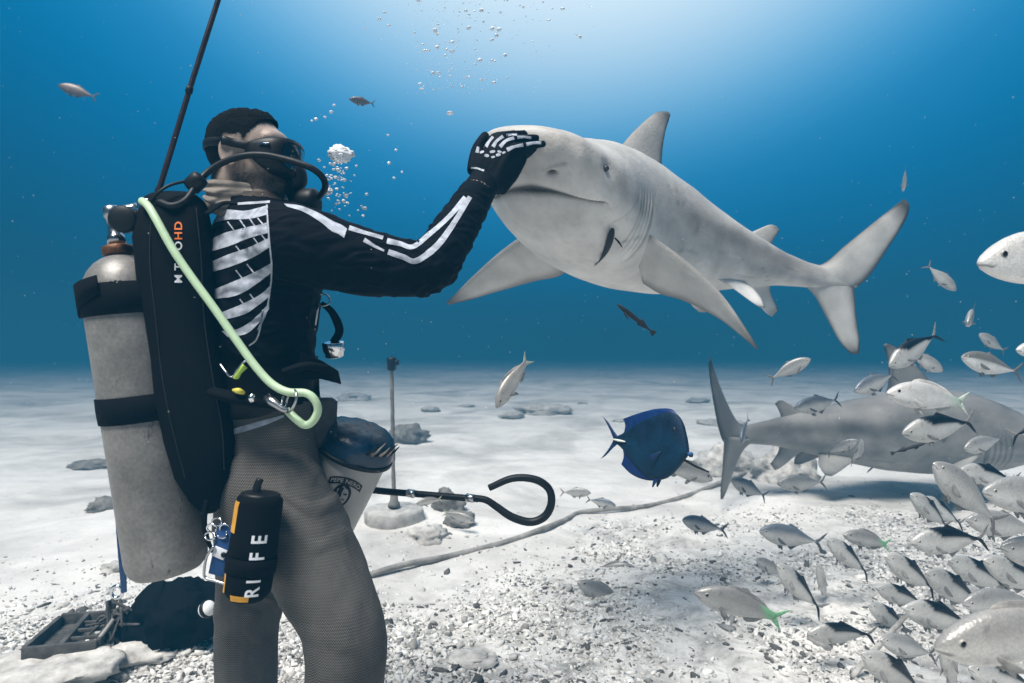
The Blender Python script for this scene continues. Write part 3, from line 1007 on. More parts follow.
fin_ = t.n('ShaderNodeMapRange', inp={0: n3, 1: .35, 2: .65, 3: .86, 4: 1.12}).outputs[0]
cc = t.n('ShaderNodeVectorMath', operation='SCALE', inp={0: base_, 'Scale': t.math('MULTIPLY', scf, fin_)}).outputs[0]
b = t.n('ShaderNodeBsdfPrincipled', inp={'Base Color': cc, 'Metallic': .3, 'Specular IOR Level': .5})
t.t.links.new(t.math('MULTIPLY_ADD', n1, .5, .22), b.inputs['Roughness'])
bp = t.n('ShaderNodeBump', inp={'Strength': .4, 'Distance': .002, 'Height': n2})
t.t.links.new(bp.outputs[0], b.inputs['Normal'])
t.n('ShaderNodeOutputMaterial', inp={0: b.outputs[0]})
MT['alu'] = m
MT['mint'] = principled('pale_green_rubber', (.46, .62, .40), .4, spec=.45, var=.06, vscale=40, bump=.2, bscale=300)
MT['glass'] = principled('dark_glass', (.004, .005, .008), .08, spec=.6, coat=.4)

# --- tank
TT, TB = pv3(121, 268, 1.47), pv3(169, 570, 1.47)
tax = unit(TB - TT)
TL_ = np.linalg.norm(TB - TT)
R0 = .0890
tank = thing('scuba_tank', 'scuffed grey scuba tank strapped upright behind the diver', 'tank', TB)
prof = [(-.032, .026), (-.026, .030), (-.022, .040), (-.012, .055), (.004, .069), (.024, .080), (.050, .0872), (.08, R0)] + [(h, R0) for h in np.linspace(.12, TL_ - .04, 14)] + \
       [(TL_ - .022, R0 - .002), (TL_ - .008, R0 - .008), (TL_ + .002, R0 - .018), (TL_ + .006, R0 - .04), (TL_ + .007, .01)]
V, Fc = lathe(TT, tax, prof, 56)
mesh_obj('cylinder', V, Fc, MT['alu'], tank)


def tank_band(name, s0, s1, wig, mat=None):
    th = np.linspace(0, 2 * np.pi, 64, endpoint=False)
    a = unit(np.cross(tax, (0, 1, 0))); b = np.cross(tax, a)
    V = []
    prof_ = [(s0, .001), (s0 + .001, .0045), ((s0 + s1) / 2, .0055), (s1 - .001, .0045), (s1, .001)]
    for h, o_ in prof_:
        hh = h + wig * np.sin(th + 1.0)
        V.append(TT + hh[:, None] * tax + (R0 + o_) * (np.cos(th)[:, None] * a + np.sin(th)[:, None] * b))
    return mesh_obj(name, np.vstack(V), grid_faces(5, 64), mat or MT['nylon'], tank)


k_ = 1.47 / FPX
tank_band('strap', (285 - 268) * k_, (316 - 268) * k_, .006)
tank_band('strap', (395 - 268) * k_, (421 - 268) * k_, .006)
# velcro tail folded over the upper strap
V, Fc = [], []
th = np.linspace(-2.75, -1.55, 16)
a = unit(np.cross(tax, (0, 1, 0))); b = np.cross(tax, a)
pt_ = lambda ang_, h, r_: TT + h * tax + r_ * (math.cos(ang_) * unit((1, 0, .16)) + math.sin(ang_) * unit(np.cross(tax, unit((1, 0, .16)))) * (1 if np.cross(tax, unit((1, 0, .16)))[1] > 0 else -1))
for i, a_ in enumerate(th):
    q = i / 15
    top, bot = (278 - 268) * k_ - .012 * q + .016, (312 - 268) * k_ - .040 * q + .004
    V += [pt_(a_, top, R0 + .006), pt_(a_, top, R0 + .0095), pt_(a_, bot, R0 + .0095), pt_(a_, bot, R0 + .006)]
mesh_obj('strap_tail', V, grid_faces(16, 4, True, True, True), MT['nylon'], tank)
# neck ring, valve, handwheel
MT['rust'] = principled('rusty_brass', (.13, .055, .022), .55, metal=.5, var=.5, vscale=60, bump=.4)
V, Fc = lathe(TT - .052 * tax, tax, [(-.004, .020), (0, .031), (.004, .034), (.018, .034), (.022, .030)], 28)
mesh_obj('neck_ring', V, Fc, MT['rust'], tank)
vb = TT - .058 * tax
valve = mesh_obj('valve', *join(lathe(vb, -tax, [(0, .020), (.018, .019), (.022, .015), (.060, .015), (.064, .019), (.086, .019), (.090, .014)], 20),
                                tube([vb - .074 * tax, vb - .076 * tax + np.array((.055, .01, .012))], .013, 6, 14)), MT['steel'], tank)
hw = pv3(124, 220, 1.435)
V, Fc = lathe(hw - np.array((-.004, .018, 0)), (-.15, 1, .05), [(0, .012), (.002, .026), (.006, .031), (.024, .031), (.029, .027), (.031, .012)], 24)
V = np.array(V)
mesh_obj('handwheel', V, Fc, MT['rubber'], tank)
# stamped ring of characters round the shoulder of the tank
V, Fc = [], []
for j in range(13):
    ang_ = -2.35 + .105 * j
    c = pt_(ang_, .048 + .002 * math.sin(j), R0 - .0004)
    V1, F1 = box(c, .0024 * unit(np.cross(tax, c - TT)), .0012 * unit(c - TT - tax * ((c - TT) @ tax)), .0035 * tax, 0)
    n_ = len(V); V += list(V1); Fc += [[i + n_ for i in f_] for f_ in F1]
st_ = mesh_obj('stamped_mark', V, Fc, MT['rubber'], tank); st_['kind'] = 'stuff'

# --- first stage yoke on the valve
reg = thing('regulator', 'black diving regulator with its hose arching past the diver\'s ear to the mouthpiece', 'regulator', pv3(147, 216, 1.46))
V, Fc = join(box(pv3(146, 208, 1.45), (.014, 0, 0), (0, .016, 0), (0, 0, .020), .3), box(pv3(147, 228, 1.45), (.012, 0, .002), (0, .014, 0), (0, 0, .034), .3),
             lathe(pv3(138, 213, 1.45), (1, 0, -.1), [(-.012, .008), (-.01, .012), (.018, .012), (.022, .016), (.034, .016), (.036, .01)], 18))
mesh_obj('first_stage', V, Fc, MT['chrome'], reg)
V, Fc = tube([pv3(150, 212, 1.44), pv3(157, 202, 1.43), pv3(172, 206, 1.42), pv3(186, 200, 1.44), pv3(197, 184, 1.47), pv3(208, 172, 1.49), pv3(224, 162, 1.495), pv3(243, 156, 1.492),
              pv3(262, 155, 1.495), pv3(280, 158, 1.50), pv3(298, 163, 1.50), pv3(313, 169, 1.505), pv3(323, 178, 1.52), pv3(325, 188, 1.545), pv3(319, 197, 1.575), pv3(314, 201, 1.60)], .0080, 160, 14)
mesh_obj('hose', V, Fc, MT['rubber'], reg)
V, Fc = lathe(pv3(197, 183, 1.47) + np.array((.012, 0, .016)), (-.75, 0, -.75), [(0, .012), (.003, .019), (.010, .021), (.034, .021), (.04, .018), (.043, .012)], 20)
mesh_obj('swivel', V, Fc, MT['rubber'], reg)
V, Fc = tube([pv3(192, 182, 1.47), pv3(182, 182, 1.45), pv3(168, 186, 1.43), pv3(157, 194, 1.42), pv3(148, 206, 1.43)], .0035, 40, 8)
mesh_obj('inflator_hose', V, Fc, MT['rubber'], reg)
# second stage in front of the mouth
c2 = hd(.160, .005, -.120)
V, Fc = join(lathe(c2 - .030 * HF, HF, [(0, .022), (.006, .030), (.016, .035), (.038, .037), (.050, .035), (.056, .027), (.060, .014)], 32),
             tube([c2 - .030 * HF, hd(.104, 0, -.074)], [.018, .013], 8, 14),
             tube([c2 + .034 * HR + np.array((0, 0, -.012)), c2 - .034 * HR + np.array((0, 0, -.012))], [.016, .020, .016], 8, 16),
             box(c2 + np.array((.004, 0, -.038)), (.020, 0, 0), (0, .036, 0), (0, 0, .018), .4))
mesh_obj('second_stage', V, Fc, MT['rubber'], reg)
V, Fc = lathe(c2 + .024 * HF, HF, [(0, .022), (.003, .022), (.005, .016), (.006, .004)], 24)
mesh_obj('purge_button', V, Fc, MT['nylon'], reg)

# --- dive mask
mask = thing('dive_mask', 'black dive mask covering the diver\'s eyes and nose', 'mask', hd(.1, 0, 0))


def rrect(hw_, hh, n=40, ex=.35):
    th = np.linspace(0, 2 * np.pi, n, endpoint=False)
    c, s = np.cos(th), np.sin(th)
    return np.stack([np.sign(c) * np.abs(c) ** ex * hw_, np.sign(s) * np.abs(s) ** ex * hh], 1)


V = []
rows = [(.052, .074, .022, .002, 0), (.074, .079, .036, -.004, .3), (.100, .081, .050, -.012, .7), (.118, .080, .050, -.013, 1), (.136, .076, .046, -.013, 1), (.138, .066, .036, -.012, 1)]
for f_0, a_, b_, uo, _ in rows:
    q = rrect(a_, b_, 48, .5)
    V.append([hd(f_0 - .030 * (r_ / .08) ** 2, r_, u_ + uo) for r_, u_ in q])
mesh_obj('skirt', np.vstack(V), grid_faces(len(rows), 48, True, True, False), MT['rubber'], mask)
q = rrect(.064, .034, 48, .5)
V = [hd(.1375 - .030 * (r_ / .08) ** 2, r_, u_ - .012) for r_, u_ in q] + [hd(.1395, 0, -.012)]
mesh_obj('lens', V, [(i, (i + 1) % 48, 48) for i in range(48)], MT['glass'], mask, smooth=False)
V, Fc = join(tube([hd(.112, 0, -.020), hd(.128, 0, -.050), hd(.126, 0, -.070), hd(.108, 0, -.072)], [.022, .026, .024, .012], 18, 18))
mesh_obj('nose_pocket', V, Fc, MT['rubber'], mask)
V, Fc = box(hd(.080, .0815, .008), .013 * HF, .003 * HR, .0016 * HU, .2)
mesh_obj('frame_badge', V, Fc, MT['chrome'], mask)
th = np.linspace(.35, 2 * np.pi - .35, 70)
BB = bvh_of([c for c in DIV.children if c.name.startswith('hair')][0], [c for c in DIV.children if c.name.startswith('body')][0])
V = []
for a_ in th:
    o_ = Vector(hd(-.01, 0, .004 + .022 * (.5 - .5 * math.cos(a_))))
    dr = Vector(math.cos(a_) * HF + math.sin(a_) * HR).normalized()
    h = BB.ray_cast(o_ + dr * .3, -dr)
    rr_ = (.3 - h[3]) if h[0] else .09
    for dz, do in ((-.011, .002), (-.009, .0045), (.009, .0045), (.011, .002)):
        V.append(np.array(o_ + dr * (rr_ + do)) + dz * HU)
mesh_obj('strap', V, grid_faces(70, 4, True, True, True), MT['rubber'], mask)

# --- buoyancy vest
vest = thing('buoyancy_vest', 'black buoyancy vest with orange and white lettering on the diver\'s back', 'vest', pv3(200, 510, 1.5))
rows = [(193, 168, 192, 1.50, .020), (196, 156, 199, 1.50, .036), (201, 149, 203, 1.49, .048), (212, 143, 206, 1.485, .060), (240, 141, 210, 1.48, .070), (280, 147, 212, 1.48, .074), (320, 151, 214, 1.48, .074),
        (360, 157, 222, 1.47, .072), (400, 163, 231, 1.465, .070), (440, 170, 236, 1.46, .068), (475, 181, 236, 1.465, .062), (497, 194, 228, 1.475, .050), (508, 201, 220, 1.48, .034), (513, 206, 213, 1.48, .014)]
V, Fc = rings_px(rows, 44, .62)
V = V + vnoise(V, 10, 3, 3)[:, None] * np.array((.004, .010, .003))
bladder = mesh_obj('air_bladder', V, Fc, MT['nylon'], vest)
VB = bvh_of(bladder)
# waist band and tail wrapped round the front
TOR = bvh_of(shirt, legg)


def wrap_strip(name, top, bot, off, thick, mat, parent, n=30, k=5):
    """a strap lying over the torso: outer sheet, inner sheet and rims"""
    A, B = resample([(*p_, 0) for p_ in top], n), resample([(*p_, 0) for p_ in bot], n)
    O, I = [], []
    lastd = None
    for i in range(n):
        for j in range(k):
            p_ = A[i] + (B[i] - A[i]) * j / (k - 1)
            h = on_body(p_[0], p_[1], 0, TOR)
            q = np.array((at(p_[0], p_[1], 1.0) - CAMO).normalized())
            if h is None:
                h = np.array(CAMO) + q * (lastd or 1.62)
            else:
                lastd = np.linalg.norm(h - np.array(CAMO))
            O.append(h - q * (off + thick)); I.append(h - q * off)
    V = np.array(O + I)
    Fc = [tuple(reversed(f_)) for f_ in grid_faces(n, k, False)] + [tuple(i + n * k for i in f_) for f_ in grid_faces(n, k, False)]
    rim = [i * k for i in range(n)] + [(n - 1) * k + j for j in range(1, k)] + [i * k + k - 1 for i in range(n - 2, -1, -1)] + [j for j in range(k - 2, 0, -1)]
    m2 = n * k
    Fc += [(rim[i], rim[(i + 1) % len(rim)], rim[(i + 1) % len(rim)] + m2, rim[i] + m2) for i in range(len(rim))]
    return mesh_obj(name, V, Fc, mat, parent)


wrap_strip('waist_strap', [(222, 352), (250, 356), (280, 356), (318, 356)], [(228, 420), (255, 418), (285, 408), (320, 396)], .006, .014, MT['nylon'], vest)
V, Fc = join(tube([pv3(284, 372, 1.46), pv3(305, 366, 1.47), pv3(324, 368, 1.50)], [.026, .03, .026], 18, 14, flat=.35))
mesh_obj('side_pocket', V, Fc, MT['nylon'], vest)
# pointed strap tail standing off the belly
P4 = [pv3(300, 352, 1.50), pv3(322, 361, 1.51), pv3(338, 371, 1.52), pv3(341, 384, 1.52), pv3(322, 379, 1.51), pv3(300, 380, 1.50)]
V = [p_ + np.array((0, -.004, 0)) for p_ in P4] + [p_ + np.array((0, .004, 0)) for p_ in P4]
mesh_obj('strap_tail', V, [(0, 1, 2, 3, 4, 5), (11, 10, 9, 8, 7, 6)] + [(i, i + 6, (i + 1) % 6 + 6, (i + 1) % 6) for i in range(6)], MT['nylon'], vest, smooth=False)
V, Fc = rings_px([(398, 312, 332, 1.62, .02), (402, 306, 337, 1.62, .034), (420, 303, 336, 1.62, .038), (444, 306, 334, 1.62, .036), (449, 312, 328, 1.62, .02)], 24, .7)
mesh_obj('front_pocket', V, Fc, principled('grey_webbing', (.05, .05, .055), .8, var=.4, vscale=60, bump=.6, bscale=400), vest)
V, Fc = tube([pv3(212, 392, 1.40), pv3(238, 398, 1.39), pv3(262, 402, 1.40), pv3(290, 406, 1.44)], [.022, .028, .026, .018], 26, 14, flat=.5)
mesh_obj('weight_pocket', V, Fc, MT['nylon'], vest)
V, Fc = tube([pv3(206, 214, 1.45), pv3(224, 203, 1.50), pv3(246, 205, 1.50)], [.010, .012, .008], 18, 10, flat=.4)
mesh_obj('shoulder_strap', V, Fc, MT['nylon'], vest)
def on_px_line(pts, r, name, mat, n=60, bvh=None):
    C_ = resample([(*p_, 0) for p_ in pts], n)
    W = [on_body(p_[0], p_[1], .0008, bvh or VB) for p_ in C_]
    W = [w_ for w_ in W if w_ is not None]
    V, Fc = tube(W, r, n, 6, smooth=False)
    mesh_obj(name, V, Fc, mat, vest)


MT['web'] = principled('grey_black_webbing', (.010, .011, .013), .7, spec=.25, var=.4, vscale=80, bump=.8, bscale=700)
on_px_line([(152, 212), (150, 260), (156, 320), (163, 380), (173, 430), (186, 480)], .0014, 'seam', MT['web'])
on_px_line([(196, 208), (201, 260), (204, 320), (213, 380), (222, 430), (224, 470)], .0014, 'seam', MT['web'])
# lettering down the bladder, turned a quarter turn
for ch, x_, y_, sz, mt in (('D', 178.5, 226, 13, 'orange_ink'), ('H', 178.5, 236, 12, 'orange_ink'), ('O', 178.5, 246, 12, 'white_ink'), ('Y', 178.5, 256, 12, 'white_ink'), ('T', 178.5, 267, 12, 'white_ink'), ('M', 178.5, 279, 12, 'white_ink')):
    V, Fc = text_mesh(ch, 1.0, 0, .018)
    V[:, 0] -= (V[:, 0].min() + V[:, 0].max()) / 2; V[:, 1] -= (V[:, 1].min() + V[:, 1].max()) / 2
    W = []
    for a_, b_, _ in V:
        px_, py_ = x_ - b_ * 10.5, y_ - a_ * sz * .95
        W.append(on_body(px_, py_, .0022, VB))
    if all(w_ is not None for w_ in W):
        mesh_obj('lettering', W, Fc, MT[mt], vest, smooth=False)
# buckles and rings
MT['lime'] = principled('lime_plastic', (.42, .62, .10), .4)
MT['yellow'] = principled('yellow_plastic', (.62, .55, .08), .4)
V, Fc = join(tube([pv3(236, 378, 1.37), pv3(240, 372, 1.365), pv3(245, 366, 1.37)], [.008, .006, .009], 12, 10, flat=.5))
mesh_obj('whistle', V, Fc, MT['lime'], vest)
V, Fc = tube([pv3(233, 390, 1.365), pv3(239, 391, 1.36), pv3(244, 393, 1.37)], [.003, .007, .004], 10, 10)
mesh_obj('toggle', V, Fc, MT['yellow'], vest)
V, Fc = tube([pv3(220, 364, 1.375), pv3(226, 372, 1.365), pv3(232, 377, 1.365), pv3(237, 370, 1.365), pv3(246, 361, 1.37), pv3(258, 364, 1.38)], .0024, 40, 8)
mesh_obj('clip_wire', V, Fc, MT['steel'], vest)
V, Fc = tube([pv3(249, 346, 1.44), pv3(256, 340, 1.44), pv3(260, 328, 1.44), pv3(263, 310, 1.445)], .0022, 30, 8)
mesh_obj('cord', V, Fc, MT['steel'], vest)
V, Fc = tube([pv3(252, 401, 1.36), pv3(251, 398, 1.355), pv3(253, 395, 1.36)], .006, 10, 10)
mesh_obj('button', V, Fc, MT['chrome'], vest)

# --- pale green tube looped through a steel ring
hose = thing('green_tube', 'pale green rubber tube running from tank valve to a loop at the diver\'s hip', 'tube', pv3(290, 420, 1.35))
V, Fc = tube([pv3(142, 201, 1.42), pv3(148, 206, 1.40), pv3(156, 219, 1.385), pv3(172, 248, 1.375), pv3(190, 275, 1.37), pv3(214, 308, 1.365), pv3(237, 341, 1.36), pv3(256, 367, 1.355), pv3(272, 384, 1.35), pv3(288, 392, 1.345),
              pv3(305, 393, 1.345), pv3(314, 399, 1.345), pv3(318, 410, 1.35), pv3(313, 421, 1.355), pv3(305, 425, 1.355), pv3(296, 419, 1.355), pv3(287, 410, 1.36)], .0088, 160, 16)
mesh_obj('tube', V, Fc, MT['mint'], hose)
th = np.linspace(0, 2 * np.pi, 26)
V, Fc = tube([pv3(291 + 4.6 * math.sin(a_) + 3 * math.cos(a_), 401 - 11 * math.cos(a_), 1.345 - .022 * math.sin(a_)) for a_ in th], .0028, 60, 8)
mesh_obj('ring', V, Fc, MT['steel'], hose)
V, Fc = tube([pv3(266, 398, 1.37), pv3(273, 402, 1.355), pv3(281, 408, 1.35), pv3(287, 411, 1.35)], [.008, .011, .008, .006], 20, 12)
mesh_obj('snap_hook', V, Fc, MT['steel'], hose)
V, Fc = tube([pv3(283, 396, 1.36), pv3(282, 404, 1.35), pv3(284, 411, 1.35)], .0022, 14, 8)
mesh_obj('hook_gate', V, Fc, MT['steel'], hose)

# --- chrome torch on a lanyard at the chest
tor = thing('dive_light', 'small chrome dive light dangling from a black strap in front of the diver', 'light', pv3(333, 352, 1.6))
V, Fc = tube([pv3(323 + 7 * math.cos(a_), 300 + 6 * math.sin(a_), 1.6 - .01 * math.sin(a_)) for a_ in th], .0022, 50, 8)
mesh_obj('ring', V, Fc, MT['steel'], tor)
V, Fc = tube([pv3(321, 303, 1.6), pv3(331, 311, 1.6), pv3(338, 324, 1.6), pv3(339, 333, 1.6), pv3(333, 343, 1.6)], [.006, .009, .011, .011, .010], 30, 10, flat=.3, up=(0, 1, 0))
mesh_obj('strap', V, Fc, MT['nylon'], tor)
V, Fc = lathe(pv3(333, 342, 1.6), (.05, .25, -1), [(0, .020), (.0, .026), (.003, .028), (.022, .028), (.028, .024), (.038, .023), (.041, .016)], 26)
mesh_obj('housing', V, Fc, MT['chrome'], tor)
V, Fc = tube([pv3(318, 305, 1.6), pv3(316, 316, 1.6), pv3(314, 330, 1.6)], [.004, .005, .003], 14, 8)
mesh_obj('clip', V, Fc, MT['steel'], tor)

# --- thin pole rising behind the tank
pole = thing('thin_rod', 'long thin dark rod rising at a slant above the tank', 'rod', pv3(155, 205, 1.46))
V, Fc = tube([pv3(153, 210, 1.46), pv3(190, 88, 1.47), pv3(222, -12, 1.48), pv3(246, -88, 1.49)], [.0065, .0062, .006, .0055], 40, 12, smooth=False)
mesh_obj('shaft', V, Fc, principled('dark_red_lacquer', (.022, .010, .012), .4, var=.3, vscale=20), pole)
for p_ in ((159, 190), (189.3, 90)):
    V, Fc = lathe(pv3(*p_, 1.465), (.27, 0, .96), [(-.008, .0065), (-.006, .0082), (.006, .0082), (.008, .0065)], 14)
    mesh_obj('collar', V, Fc, MT['rubber'], pole)

# --- black bottle pouch on the thigh
bt, bb = pv3(261, 494, 1.33), pv3(246, 600, 1.31)
bax = unit(bb - bt); BLn = np.linalg.norm(bb - bt)
bot = thing('water_bottle', 'black bottle pouch with white lettering and yellow marks on the diver\'s thigh', 'bottle', bb)
V, Fc = lathe(bt, bax, [(0.0, .030), (.004, .042), (.010, .0465), (.020, .0475), (.10, .0485), (.124, .0490), (.127, .0465), (.131, .0465), (.134, .0495), (.200, .0475), (BLn - .012, .042), (BLn - .003, .034), (BLn, .02)], 44)
mesh_obj('pouch', V, Fc, MT['nylon'], bot)
V, Fc = lathe(bt - .004 * bax, bax, [(-.002, .012), (0, .034), (.003, .040), (.010, .041), (.013, .036)], 36)
mesh_obj('cap', V, Fc, MT['rubber'], bot)
V, Fc = tube([bt + .004 * bax + np.array((-.004, -.01, 0)), bt - .018 * bax + np.array((-.006, -.012, 0)), bt - .034 * bax + np.array((-.002, -.01, 0))], [.010, .0085, .0075], 12, 10)
mesh_obj('pull_tab', V, Fc, MT['rubber'], bot)
e1 = unit(np.cross(bax, (0, 1, 0))); e1 = e1 if e1[0] > 0 else -e1
e2 = unit(np.cross(bax, e1)); e2 = e2 if e2[1] < 0 else -e2     # towards the lens


def on_bottle(s, a_, off=.0012):
    r_ = np.interp(s, [0, .02, .1, .124, .134, .2, BLn], [.042, .0475, .0485, .049, .0495, .0475, .042]) + off
    return bt + s * bax + r_ * (math.sin(a_) * e1 + math.cos(a_) * e2)


def bottle_patch(name, s0, s1, a0, a1, mat, n=10, k=6):
    V = [on_bottle(s0 + (s1 - s0) * i / (n - 1), a0 + (a1 - a0) * j / (k - 1)) for i in range(n) for j in range(k)]
    mesh_obj(name, V, grid_faces(n, k, False), mat, bot)


MT['yel_fab'] = principled('ochre_fabric', (.55, .27, .02), .7, var=.2, vscale=60, bump=.4, bscale=400)
bottle_patch('yellow_mark', .014, .078, -1.15, -.62, MT['yel_fab'])
bottle_patch('yellow_mark', .150, .200, -.95, -.78, MT['yel_fab'])
bottle_patch('yellow_mark', BLn - .022, BLn - .010, -.35, .45, MT['yel_fab'])
for ch, s_, sz in (('R', .190, .036), ('I', .169, .036), ('F', .152, .036), ('F', .118, .038), ('E', .084, .040)):
    V, Fc = text_mesh(ch, 1.0, 0, .02)
    V[:, 0] -= (V[:, 0].min() + V[:, 0].max()) / 2; V[:, 1] -= (V[:, 1].min() + V[:, 1].max()) / 2
    W = [on_bottle(s_ - a_ * sz * .95, .55 - b_ * sz * 1.05 / .048) for a_, b_, _ in V]
    mesh_obj('lettering', W, Fc, MT['white_ink'], bot, smooth=False)

V, Fc = lathe(bt, bax, [(.128, .046), (.130, .0512), (.160, .0515), (.162, .046)], 44)
mesh_obj('strap', V, Fc, MT['nylon'], bot)

# --- steel buckle with a blue webbing tab
bk = thing('blue_tag', 'blue webbing tab with a white patch in a steel loop beside the bottle', 'tag', pv3(222, 560, 1.36))
MT['blue_web'] = principled('blue_webbing', (.006, .055, .19), .7, var=.25, vscale=80, bump=.5, bscale=500)
V, Fc = box(pv3(223, 550, 1.362), unit((1, 0, -.25)) * .020, (0, .004, 0), unit((.2, 0, 1)) * .056, .3)
mesh_obj('webbing', V, Fc, MT['blue_web'], bk)
V, Fc = box(pv3(219.5, 553, 1.356), unit((1, 0, -.42)) * .014, (0, .0018, 0), unit((.42, 0, 1)) * .011, .2)
mesh_obj('white_patch', V, Fc, MT['white_ink'], bk)
V, Fc = lathe(pv3(223.5, 555, 1.3535), (0, 1, 0), [(0, .0062), (.002, .0062)], 12)
mesh_obj('patch_mark', V, Fc, MT['rubber'], bk)
V, Fc = tube([pv3(214, 546, 1.35), pv3(207, 556, 1.35), pv3(204, 572, 1.35), pv3(206, 578, 1.35), pv3(216, 581, 1.345), pv3(230, 584, 1.34), pv3(236, 576, 1.34)], .0030, 50, 8)
mesh_obj('loop', V, Fc, MT['steel'], bk)
for x0_, y0_ in ((212, 528), (217, 522), (225, 528), (222, 534), (210, 536)):
    V, Fc = tube([pv3(x0_ + 5 * math.cos(a_), y0_ + 4 * math.sin(a_), 1.36 + .006 * math.cos(a_ + x0_)) for a_ in th[::2]], .0022, 30, 7)
    mesh_obj('chain_link', V, Fc, MT['chrome'], bk)
V, Fc = tube([pv3(207, 500, 1.40), pv3(204, 520, 1.39), pv3(207, 538, 1.38), pv3(213, 552, 1.37)], [.006, .007, .006, .004], 24, 8)
mesh_obj('strap', V, Fc, MT['nylon'], bk)

# --- bucket with a dark blue lid
bt_, bb_ = pv3(356, 448, 1.66), pv3(318, 545, 1.70)
kax = unit(bb_ - bt_)
buc = thing('bait_bucket', 'grey plastic bucket with a dark blue lid and printed emblem at the diver\'s knee', 'bucket', bb_)
MT['bucket'] = principled('grey_white_plastic', (.40, .39, .37), .45, spec=.4, var=.12, vscale=15, bump=.1)
MT['lid'] = principled('dark_blue_lid', (.004, .022, .050), .32, spec=.5, var=.4, vscale=30, bump=.4, bscale=80)
kR = .094
kL = .30
V, Fc = lathe(bt_, kax, [(-.005, kR - .006), (.0, kR - .001), (.05, kR - .004), (.15, kR - .012), (kL - .01, kR - .024), (kL, kR - .034), (kL + .002, .01)], 48)
mesh_obj('pail', V, Fc, MT['bucket'], buc)
V, Fc = lathe(bt_ - .052 * kax, kax, [(-.012, .02), (-.012, .050), (-.006, .070), (.004, .090), (.016, .098), (.034, .101), (.050, .103), (.060, .101), (.064, .096)], 48)
V = V + vnoise(V, 24, 3, 3)[:, None] * np.array((.004, .004, .006))
mesh_obj('lid', V, Fc, MT['lid'], buc)
V, Fc = lathe(bt_ + .003 * kax, kax, [(0, .094), (.001, .1045), (.005, .106), (.012, .1055), (.015, .094)], 48)
mesh_obj('lid_rim', V, Fc, MT['rubber'], buc)
e1 = unit(np.cross(kax, (0, 1, 0))); e1 = e1 if e1[0] > 0 else -e1
e2 = unit(np.cross(kax, e1)); e2 = e2 if e2[1] < 0 else -e2


def on_pail(s, a_, off=.0012):
    r_ = np.interp(s, [0, .05, .15, .29], [kR - .001, kR - .004, kR - .012, kR - .024]) + off
    return bt_ + s * kax + r_ * (math.sin(a_) * e1 + math.cos(a_) * e2)


# emblem: arched dark banner with pale letters over an oval face and a bow
E0, EA = .096, .28       # centre of the emblem down the pail and round it
MT['ink'] = principled('black_ink', (.006, .006, .008), .6)


def emblem(name, pts, mat, off=.0012):
    V = [on_pail(E0 + q[1], EA + q[0] / kR, off) for q in pts]
    mesh_obj(name, V, [tuple(range(len(V)))], mat, buc, smooth=False)


ar = np.linspace(-1, 1, 20)
bx = [(.047 * a_, -.040 + .016 * a_ * a_ - .0105) for a_ in ar] + [(.047 * a_, -.040 + .016 * a_ * a_ + .0105) for a_ in ar[::-1]]
for i in range(19):
    emblem('emblem_banner', [bx[i], bx[i + 1], bx[38 - i], bx[39 - i]], MT['ink'])
V, Fc = text_mesh('PEPE NERO', 1.0, 0, .01)
V[:, 0] -= (V[:, 0].min() + V[:, 0].max()) / 2; V[:, 1] -= (V[:, 1].min() + V[:, 1].max()) / 2
sc_ = .082 / (V[:, 0].max() - V[:, 0].min())
mesh_obj('emblem_lettering', [on_pail(E0 - .040 + .016 * (a_ * sc_ / .047) ** 2 - b_ * .0165, EA + a_ * sc_ / kR, .0022) for a_, b_, _ in V], Fc, MT['bucket'], buc, smooth=False)
ov = [(.021 * math.cos(a_), .003 + .030 * math.sin(a_)) for a_ in np.linspace(0, 2 * np.pi, 28, endpoint=False)]
emblem('emblem_face', [(x_ * 1.2, .003 + (y_ - .003) * 1.14) for x_, y_ in ov], MT['ink'], .0010)
emblem('emblem_face', [(.004 + .014 * math.cos(a_), .004 + .024 * math.sin(a_)) for a_ in np.linspace(0, 2 * np.pi, 24, endpoint=False)], MT['bucket'], .0020)
emblem('emblem_face', [(-.012, -.020), (.000, -.022), (-.002, -.004), (.000, .004), (-.006, .016), (-.014, .010)], MT['ink'], .0028)
emblem('emblem_face', [(.004, -.004), (.013, -.007), (.014, -.002), (.005, .000)], MT['ink'], .0028)
emblem('emblem_face', [(.003, .012), (.012, .011), (.012, .014), (.004, .015)], MT['ink'], .0028)
for sg in (1, -1):
    emblem('emblem_bow', [(sg * .001, .046), (sg * .019, .034), (sg * .022, .058)], MT['ink'], .0012)
# frayed net scraps stuck under the lid's edge
for j in range(7):
    a_ = .5 + .13 * j
    p0 = bt_ - .03 * kax + .098 * (math.sin(a_) * e1 + math.cos(a_) * e2)
    V, Fc = tube([p0, p0 + np.array((.012, -.004, .008)) * (1 + .3 * math.sin(j)), p0 + np.array((.026, -.004, .022)) * (1 + .5 * math.sin(j * 2.1))], [.004, .003, .001], 8, 6)
    mesh_obj('frayed_scrap', V, Fc, MT['cloth'] if j % 2 else MT['rubber'], buc)

